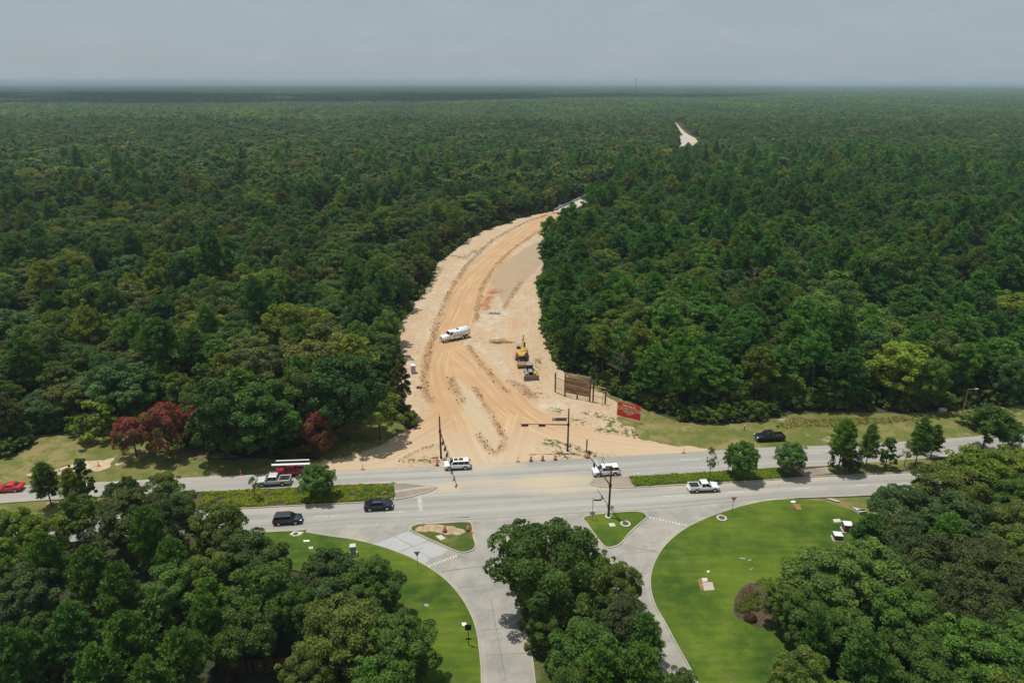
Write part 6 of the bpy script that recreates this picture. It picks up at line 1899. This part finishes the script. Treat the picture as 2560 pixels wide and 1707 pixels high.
# ------------------------------------------------------------------ site odds and ends
pv = (-24.29,154.65,0.59,2.39)
t = thing("portable_toilet", "white-roofed grey portable toilet on the sand left of the dirt lane", "toilet", (*pv[:2], 0.1), R(8))
MB().box((0, 0, 1.1), (1.15, 1.15, 2.1)).build("cabin", plain("toilet_grey", (0.36, 0.36, 0.37), 0.6), t, bevel=0.04)
MB().box((0, 0, 2.2), (1.25, 1.25, 0.16), top=0.8).build("roof", plain("toilet_white", (0.72, 0.72, 0.71), 0.5), t, bevel=0.03)
MB().box((0.1, -0.585, 1.05), (0.75, 0.03, 1.85)).build("door", plain("toilet_door", (0.42, 0.42, 0.43), 0.6), t)
MB().tube((0.4, 0.4, 2.2), (0.4, 0.4, 2.6), 0.05).build("vent_pipe", M_BLACK, t)
o = MB()
o.tube((-0.9, 0, 0.32), (0.3, 0.1, 0.32), 0.32, 0.32, 12); o.tube((0.2, -0.4, 0.25), (1.0, -0.25, 0.25), 0.25, 0.25, 12)
o = o.build("drain_pipe", plain("black_pipe", (0.03, 0.03, 0.03), 0.6)); o.location = (*(-21.39,145.34), 0.1); o.rotation_euler = (0, 0, R(-12)); tag(o, "short black drain pipes lying at the left edge of the dirt lane", "pipe")
o = MB().box((0, 0, 0.1), (1.3, 0.7, 0.2), top=0.7).build("tarpaulin", plain("blue_tarp", (0.12, 0.15, 0.28), 0.5, var=0.3)); o.location = (*(16.13,132.23), 0.08); o.rotation_euler = (0, 0, R(-15)); tag(o, "crumpled blue plastic sheet on the sand by the timber sign frame", "tarpaulin")
o = MB()
rp = random.Random(8)
for k in range(60):
    a = rp.uniform(0, 3.14); x, y = rp.gauss(0, 1.6), rp.gauss(0, 0.45); ln = rp.uniform(0.5, 1.6)
    o.tube((x - math.cos(a) * ln / 2, y - math.sin(a) * ln / 3, rp.uniform(0.05, 0.35)), (x + math.cos(a) * ln / 2, y + math.sin(a) * ln / 3, rp.uniform(0.05, 0.4)), 0.05, 0.03, 4)
o = o.build("brush_pile", BARK); o.location = (*(-3.04,175.22), 0.25); tag(o, "low heap of dark broken branches on the sand right of the tanker truck", "brush pile")
for k, (p, cs) in enumerate((((-5.47,201.41), 1.0),)):
    o = MB()
    for j in range(5):
        o.tube((-1.4 + j * 0.7, -1.0 - 0.1 * j, 0.3), (-1.4 + j * 0.7, 1.4, 0.3), 0.3, 0.3, 10)
    o = o.build("culvert_pipes", plain("culvert_concrete", (0.45, 0.42, 0.37), 0.85)); o.location = (*p, 0.1); tag(o, "row of pale concrete culvert pipes laid on the dirt up the road", "pipes")
# lamp on a wooden pole at the right forest edge
lv = (96.58,131.49,0.31,6.42)
t = thing("lamp_post", "slim wooden pole with a pale lamp arm at the right forest edge", "lamp post", (*lv[:2], 0.02))
MB().tube((0, 0, -0.2), (0, 0, lv[3]), 0.13, 0.09, 8).build("pole", plain("pole_wood", (0.22, 0.17, 0.12), 0.85), t)
MB().tube((0, 0, lv[3] - 0.1), (1.3, -0.2, lv[3] + 0.15), 0.04, n=6).build("arm", STAINLESS, t)
MB().box((1.6, -0.2, lv[3] + 0.12), (0.7, 0.28, 0.16), top=0.8).build("lamp_head", plain("lamp_grey", (0.55, 0.55, 0.54)), t, bevel=0.03)
ux = (93.47,133.30)
t = thing("utility_box", "low grey utility box in the grass left of the lamp post", "utility box", (*ux, 0.02), R(5))
MB().box((0, 0, 0.4), (1.4, 0.8, 0.8)).build("housing", plain("utility_grey", (0.4, 0.41, 0.4), 0.6), t, bevel=0.04)
MB().box((0, 0, 0.83), (1.5, 0.9, 0.07)).build("lid", plain("utility_lid", (0.52, 0.53, 0.52), 0.6), t)
hv = (47.94,125.28)
t = thing("marker_bollard", "small dark marker post with a white cap in the grass left of the black pickup", "bollard", (*hv, 0.02))
MB().tube((0, 0, 0), (0, 0, 1.0), 0.09, n=8).build("post", DKPOLE, t)
MB().lathe([(0.12, 0.98), (0.13, 1.1), (0.06, 1.22)], n=10).build("cap", M_SWHITE, t)

# ------------------------------------------------------------------ utility pads, covers and cabinets in the lawns
PADC = m_concrete("pad_concrete", (0.46, 0.43, 0.37), (0.56, 0.53, 0.46), 0.2)
IRON = plain("cast_iron", (0.09, 0.075, 0.065), 0.7, 0.3)


def pad(label, poly, z=0.205, mat=None, name="utility_pad", th=0.06):
    o = sheet(name, np.array(poly), z + 0.03, mat or PADC, th=th)
    return tag(o, label, "concrete pad")


def manhole(label, p, z=0.205, r=0.55):
    t = thing("manhole_cover", label, "manhole", (*p, z))
    MB().lathe([(r * 1.5, -0.05), (r * 1.5, 0.03)], n=20).build("concrete_collar", PADC, t)
    MB().lathe([(r, 0.02), (r, 0.045)], n=20).build("iron_lid", IRON, t)


pad("light concrete storm-drain pad in the corner of the left lawn by the road", [(-35.21,90.15),(-34.83,91.07),(-33.06,90.85),(-33.63,89.91)])
manhole("rusty round lid in the storm-drain pad of the left lawn", (-34.27,90.33), 0.245, 0.4)
pad("small white utility lid on the left lawn below the storm-drain pad", [(-32.59,88.77),(-31.66,88.83),(-31.55,88.41),(-32.47,88.38)], mat=M_SWHITE)
pad("broken pale slab on the left lawn half under the oak", [(-31.36,87.13),(-30.65,87.25),(-30.54,86.61),(-31.12,86.61)])
pad("white square lid on the left lawn next to the black-backed sign", [(-6.66,71.36),(-6.09,71.41),(-5.98,70.81),(-6.54,70.76)], mat=M_SWHITE)
pad("small grey drain grate in the middle of the left lawn", [(-12.10,74.76),(-11.57,74.87),(-11.35,74.41),(-11.88,74.35)], mat=M_SGREY)
pad("square concrete pad with a dark hole on the left traffic island", [(-12.08,89.79),(-11.18,90.15),(-10.38,89.25),(-11.13,88.74)])
pad("square concrete pad on the right traffic island under the signal pole", [(15.64,93.14),(16.60,93.21),(16.75,92.38),(15.81,92.26)])
manhole("round concrete manhole on the right traffic island", (18.40,93.11))
manhole("round manhole at the edge of the right lawn below the yield sign", (34.46,94.67))
pad("upper small pale pad of the pair on the right lawn", [(27.38,80.08),(28.19,80.11),(28.07,79.37),(27.30,79.29)])
pad("larger brownish concrete pad of the pair on the right lawn", [(27.23,79.15),(28.69,79.21),(28.58,77.61),(27.08,77.45)], mat=m_concrete("old_pad", (0.36, 0.31, 0.26), (0.44, 0.39, 0.33), 0.3))
pad("pale flat pad on the right lawn beside the white-topped boxes", [(52.50,94.24),(53.69,94.39),(53.69,93.54),(52.43,93.37)])
pad("long thin concrete apron at the top edge of the right lawn", [(53.99,100.26),(54.96,100.19),(56.17,99.33),(55.53,99.22)])
pad("white slab at the top of the right lawn above the reddish patch", [(47.51,99.33),(48.04,99.57),(48.47,99.41),(48.22,98.99),(47.56,98.99)], mat=M_SWHITE)
o = sheet("reddish_patch", ragged(np.array([(47.80,98.65),(49.04,98.72),(48.59,97.14),(47.63,97.07)]), 0.3, 0.12, 12), 0.206, plain("dead_turf", (0.24, 0.14, 0.06), 0.95, var=0.4, scale=2.5)); tag(o, kind="structure")
o = sheet("dead_strip", ragged(np.array([(26.96,79.92),(27.35,79.97),(26.95,77.37),(26.54,77.35)]), 0.3, 0.1, 13), 0.206, plain("dead_turf", (0.24, 0.14, 0.06))); tag(o, kind="structure")
for lab, q in (("left flat grey ground-light cover of the pair in the middle of the right lawn", [(34.27,84.64),(35.12,84.43),(34.95,84.20),(34.19,84.37)]), ("smaller grey ground-light cover of the pair in the middle of the right lawn", [(35.38,84.20),(35.90,84.14),(35.78,83.90),(35.30,83.96)]), ("small dark valve lid on the right lawn below the grey covers", [(34.92,82.01),(35.48,82.27),(35.46,82.10),(34.95,81.81)])):
    pad(lab, q, mat=M_SGREY if "grey" in lab else M_BLACK)
o = MB().lathe([(0.22, 0.0), (0.22, 0.25), (0.1, 0.35)], n=10).build("vent_cap", M_SWHITE); o.location = (*(28.63,81.19), 0.2); tag(o, "small white vent cap standing above the pads on the right lawn", "vent cap")
hw_ = MB()
q = [(56.95,97.07),(58.81,95.75),(57.40,95.49)]
hw_.loft([[Vector((*p_, z)) for p_ in q] for z in (0.15, 0.75)])
o = hw_.build("culvert_headwall", PADC); tag(o, "pale concrete culvert wing walls at the right edge of the big lawn", "headwall")
o2 = MB().box((*(57.95,95.97), 0.77), (1.1, 0.35, 0.06)).build("opening", M_BLACK, o)


def cabinet(label, p, w, d, h, top, z=0.2, rz=0.0, side=None):
    t = thing("utility_cabinet", label, "cabinet", (*p, z), rz)
    MB().box((0, 0, 0.05), (w + 0.4, d + 0.4, 0.1)).build("plinth", PADC, t)
    MB().box((0, 0, h / 2 + 0.08), (w, d, h)).build("housing", side or plain("cabinet_grey", (0.30, 0.31, 0.31), 0.6), t, bevel=0.02)
    MB().box((0, 0, h + 0.1), (w + 0.1, d + 0.1, 0.07)).build("lid", top, t, bevel=0.02)
    MB().box((0, -d / 2 - 0.012, h / 2 + 0.1), (w * 0.86, 0.02, h * 0.85)).build("door", side or plain("cabinet_grey", (0.30, 0.31, 0.31)), t)


LIDW = plain("lid_white", (0.66, 0.68, 0.69), 0.45)
cabinet("grey electrical cabinet standing on the left lawn behind the foreground oak", (-24.03,85.33), 0.8, 0.8, 1.55, plain("lid_grey", (0.46, 0.47, 0.48), 0.5), rz=R(12))
cabinet("upper of two white-topped utility boxes at the right edge of the big lawn", (53.45,91.31), 1.25, 1.2, 1.2, LIDW, rz=R(-8), side=plain("box_brown", (0.16, 0.12, 0.09)))
cabinet("lower of two white-topped utility boxes at the right edge of the big lawn", (50.95,89.10), 1.2, 1.1, 0.85, LIDW, rz=R(-8), side=plain("box_brown", (0.16, 0.12, 0.09)))
o = MB().tube((0, 0, 0), (0, 0, 1.1), 0.04, n=6).build("marker_stake", plain("stake_yellow", (0.5, 0.4, 0.06))); o.location = (*(-33.78,86.84), 0.2); tag(o, "thin yellow marker stake on the left lawn by the storm-drain pad", "stake")

# planting bed in the right lawn
bed = spline([(29.99,73.72),(30.81,75.70),(32.22,77.64),(34.04,79.02),(35.27,78.30),(36.27,76.47),(34.87,72.05),(32.60,70.44),(30.93,71.58),(29.96,72.64)], 0.4, True)
tag(sheet("planting_bed", bed, 0.215, M_BED), kind="structure")
CLIP = []
for sd_ in (301, 302):
    rs_ = np.random.RandomState(sd_); n_ = 700
    d_ = unit(rs_.randn(n_, 3)); d_[:, 2] = np.abs(d_[:, 2])
    v_, f_ = cards(d_ * np.array([0.5, 0.5, 0.42]) * rs_.uniform(0.9, 1.02, (n_, 1)) + np.array([0, 0, 0.03]), unit(d_ + 0.5 * rs_.randn(n_, 3)), rs_.uniform(0.05, 0.09, n_), np.full((n_, 1), 0.6), rs_)
    CLIP.append(mesh_np("clipped_foliage", v_, f_, LEAF, dict(tint=np.repeat(rs_.rand(n_), 4))))
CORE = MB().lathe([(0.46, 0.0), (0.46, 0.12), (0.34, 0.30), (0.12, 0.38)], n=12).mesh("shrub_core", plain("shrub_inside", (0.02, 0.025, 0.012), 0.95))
SP = [(30.68,73.77),(31.08,73.43),(31.49,74.01),(32.16,74.33),(32.48,73.97),(33.04,74.33),(32.65,74.75),(31.75,73.60),(30.96,74.46),(33.26,75.25),(33.24,76.01),(33.83,76.73),(32.28,75.25),(33.14,73.84),(33.60,74.95),(31.61,74.83),(33.94,75.70),(34.25,76.98),(32.74,75.58)]
for k, p in enumerate(SP):
    t = thing("clipped_shrub", "low round clipped green shrub in the planting bed of the right lawn", "shrub", (*p, 0.21), k * 1.3, "clipped shrubs in the planting bed")
    t.scale = (0.9, 0.9, 1.0)
    c = link(bpy.data.objects.new("foliage", CLIP[k % 2]), t); c["tcol"] = [0.12, 0.15, 0.03]
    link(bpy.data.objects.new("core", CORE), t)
t = thing("brown_shrub", "large round brown clipped shrub at the foot of the planting bed", "shrub", (*(31.73,71.93), 0.21)); t.scale = (1.75, 1.5, 1.9)
c = link(bpy.data.objects.new("foliage", CLIP[0]), t); c["tcol"] = [0.11, 0.07, 0.03]
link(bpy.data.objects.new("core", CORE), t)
scatter("bed_flowers", [(31.17,75.70),(32.28,77.24),(33.66,78.43),(34.09,77.77),(33.12,76.21),(31.80,75.45)], 0.45, [(0.16, 0.10, 0.05), (0.10, 0.10, 0.03), (0.20, 0.08, 0.04)], TUFT, "reddish and straw low plants at the back of the planting bed", smin=0.5, smax=0.8, seed=8)
scatter("bed_groundcover", [(34.43,79.10),(36.20,79.92),(37.84,80.33),(36.92,77.77),(35.27,78.30)], 0.4, [(0.12, 0.14, 0.02), (0.15, 0.16, 0.02)], TUFT, "yellow-green groundcover between the planting bed and the trees", smin=0.5, smax=0.9, seed=9)
# dry shrubs at the edge of the left woods
for k, p in enumerate([(-41.20,113.90),(-40.19,114.34),(-39.13,113.81),(-38.39,114.43),(-37.36,113.99),(-39.89,114.88),(-38.90,115.01),(-40.89,114.79)]):
    t = thing("dry_shrub", "small dry brown bush in the row before the lone crape myrtle", "shrub", (*p, 0.02), k * 0.9, "dry brown bushes by the left verge")
    t.scale = (1.25, 1.25, 1.7)
    c = link(bpy.data.objects.new("foliage", CLIP[k % 2]), t); c["tcol"] = [0.09, 0.065, 0.045]
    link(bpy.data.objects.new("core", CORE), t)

# board fence in the lower left corner
FW = m_wood("fence_boards", (0.085, 0.042, 0.026), (0.15, 0.085, 0.055))
F0, F1, F2 = np.array((-33.09,59.64)), np.array((-33.63,63.02)), np.array((-25.88,63.68))
fn = thing("wooden_fence", "brown wooden board fence enclosing a corner at the bottom of the left woods", "fence", (*F1, 0.2))
BRD = MB().box((0, 0, 0.95), (0.285, 0.03, 1.9)).mesh("board", FW)
for a, b in ((F1, F2), (F1, F0)):
    d = b - a; L = float(np.linalg.norm(d)); ang = math.atan2(d[1], d[0])
    for k in range(int(L / 0.3)):
        o = link(bpy.data.objects.new("board", BRD), fn); q = a + d / L * (0.15 + 0.3 * k) - F1; o.location = (q[0], q[1], 0); o.rotation_euler = (0, 0, ang)
    m_ = MB(); m_.box((L / 2, 0.05, 1.93), (L, 0.14, 0.05)); m_.box((L / 2, 0.05, 0.4), (L, 0.05, 0.1)); m_.box((L / 2, 0.05, 1.4), (L, 0.05, 0.1))
    o = m_.build("rail", FW, fn); o.location = (a[0] - F1[0], a[1] - F1[1], 0); o.rotation_euler = (0, 0, ang)
o = MB().box((0, 0, 0), (5.5, 2.5, 0.06)).build("patio_slab", plain("patio_grey", (0.20, 0.19, 0.19), 0.8)); o.location = (*(F1 + np.array([4.5, -3.0])), 0.24); tag(o, "grey slab on the ground inside the wooden fence", "slab")

# bare dead trees standing in the forest
def snag(label, v, seed):
    rs_ = np.random.RandomState(seed); mb = MB(); h = v[3]
    top = Vector((rs_.randn() * 0.4, rs_.randn() * 0.4, h)); mb.tube((0, 0, 0), tuple(top), 0.17, 0.04, 6)
    for k in range(22):
        z = h * rs_.uniform(0.45, 0.98); a = rs_.rand() * 6.28; L = (h - z) * 0.5 + rs_.uniform(0.6, 1.8)
        o = top * (z / h); e = o + Vector((math.cos(a) * L, math.sin(a) * L, L * rs_.uniform(0.3, 0.9)))
        mb.tube(tuple(o), tuple(e), 0.06, 0.02, 4, False)
        for j in range(3):
            m = o.lerp(e, rs_.uniform(0.3, 0.9)); b = rs_.rand() * 6.28
            mb.tube(tuple(m), tuple(m + Vector((math.cos(b) * 0.6, math.sin(b) * 0.6, 0.5))), 0.025, 0.01, 4, False)
    o = mb.build("dead_tree", plain("dead_wood", (0.20, 0.17, 0.15), 0.9, var=0.2), None, True)
    o.location = (v[0], v[1], 0); tag(o, label, "dead tree")


snag("bare grey dead tree standing among the pines right of centre", (73.01,200.88,2.20,15.00), 1)
snag("bare grey dead tree in the right forest near the frame edge", (88.58,180.04,1.99,14.50), 2)
snag("thin bare dead tree just behind the red billboard", (24.07,142.72,1.27,10.00), 3)

# guyed mast on the horizon
t = thing("radio_mast", "thin lattice radio mast rising above the horizon", "mast", (714, 4200, 0))
mm = MB()
for a in (0.5, 2.6, 4.7):
    mm.tube((2.2 * math.cos(a), 2.2 * math.sin(a), 0), (0.8 * math.cos(a), 0.8 * math.sin(a), 94), 0.55, 0.4, 4)
mm.build("mast_leg", DKPOLE, t)
bm_ = MB()
for k in range(18):
    z = k * 5.2; r_ = 2.2 - 1.4 * z / 94
    for a, b in ((0.5, 2.6), (2.6, 4.7), (4.7, 0.5)):
        bm_.tube((r_ * math.cos(a), r_ * math.sin(a), z), (r_ * math.cos(b), r_ * math.sin(b), z + 5.2), 0.25, n=4)
bm_.build("bracing", DKPOLE, t)
MB().lathe([(1.6, 86), (1.6, 89)], n=8).build("antenna_array", DKPOLE, t)

# ------------------------------------------------------------------ clouds above the frame (they shade strips of the distant forest) and the air
def cloud(name, cx, cy_, lx_, ly_, seed, z=1500):
    rs_ = np.random.RandomState(seed); mb = MB(); k_ = 0
    while k_ < 70:
        x, y = rs_.uniform(-1, 1, 2)
        if x * x + y * y > 1:
            continue
        k_ += 1
        r_ = rs_.uniform(0.10, 0.22) * min(lx_, ly_) * 1.3
        mb.lathe([(r_ * 0.3, -0.32 * r_), (r_ * 0.85, -0.2 * r_), (r_, 0.0), (r_ * 0.8, 0.35 * r_), (r_ * 0.35, 0.55 * r_)], (x * lx_, y * ly_, rs_.uniform(0, 60)), n=10)
    o = mb.build(name, plain("cloud_white", (0.85, 0.86, 0.88), 1.0, var=0.02, scale=0.002), None, True)
    o.location = (cx, cy_, z)
    tag(o, "fair-weather cumulus cloud high over the forest", None, kind="stuff")


off = np.array([-0.88, 0.47]) * 1500 / math.tan(SUN_EL)
for sxx, syy, lx_, ly_, sd_ in ((-2600, 2950, 1400, 1000, 1), (-900, 3000, 1200, 900, 2), (350, 3300, 800, 520, 3), (-4200, 3300, 900, 1000, 4)):
    cloud("cloud", sxx + off[0], syy + off[1], lx_, ly_, sd_)

hz = MB().box((0, 10000, 38.5), (52400, 32400, 81)).build("haze", None)
ht = bpy.data.materials.new("haze"); ht.use_nodes = True
hn = ht.node_tree.nodes; hn.clear()
ho = hn.new("ShaderNodeOutputMaterial"); hv_ = hn.new("ShaderNodeVolumePrincipled")
hv_.inputs["Color"].default_value = (0.55, 0.72, 0.84, 1)
hv_.inputs["Density"].default_value = 0.00012
hv_.inputs["Anisotropy"].default_value = 0.0
ht.node_tree.links.new(hv_.outputs[0], ho.inputs["Volume"])
hz.data.materials.append(ht)
tag(hz, "pale humid haze over the whole landscape", None, kind="stuff")
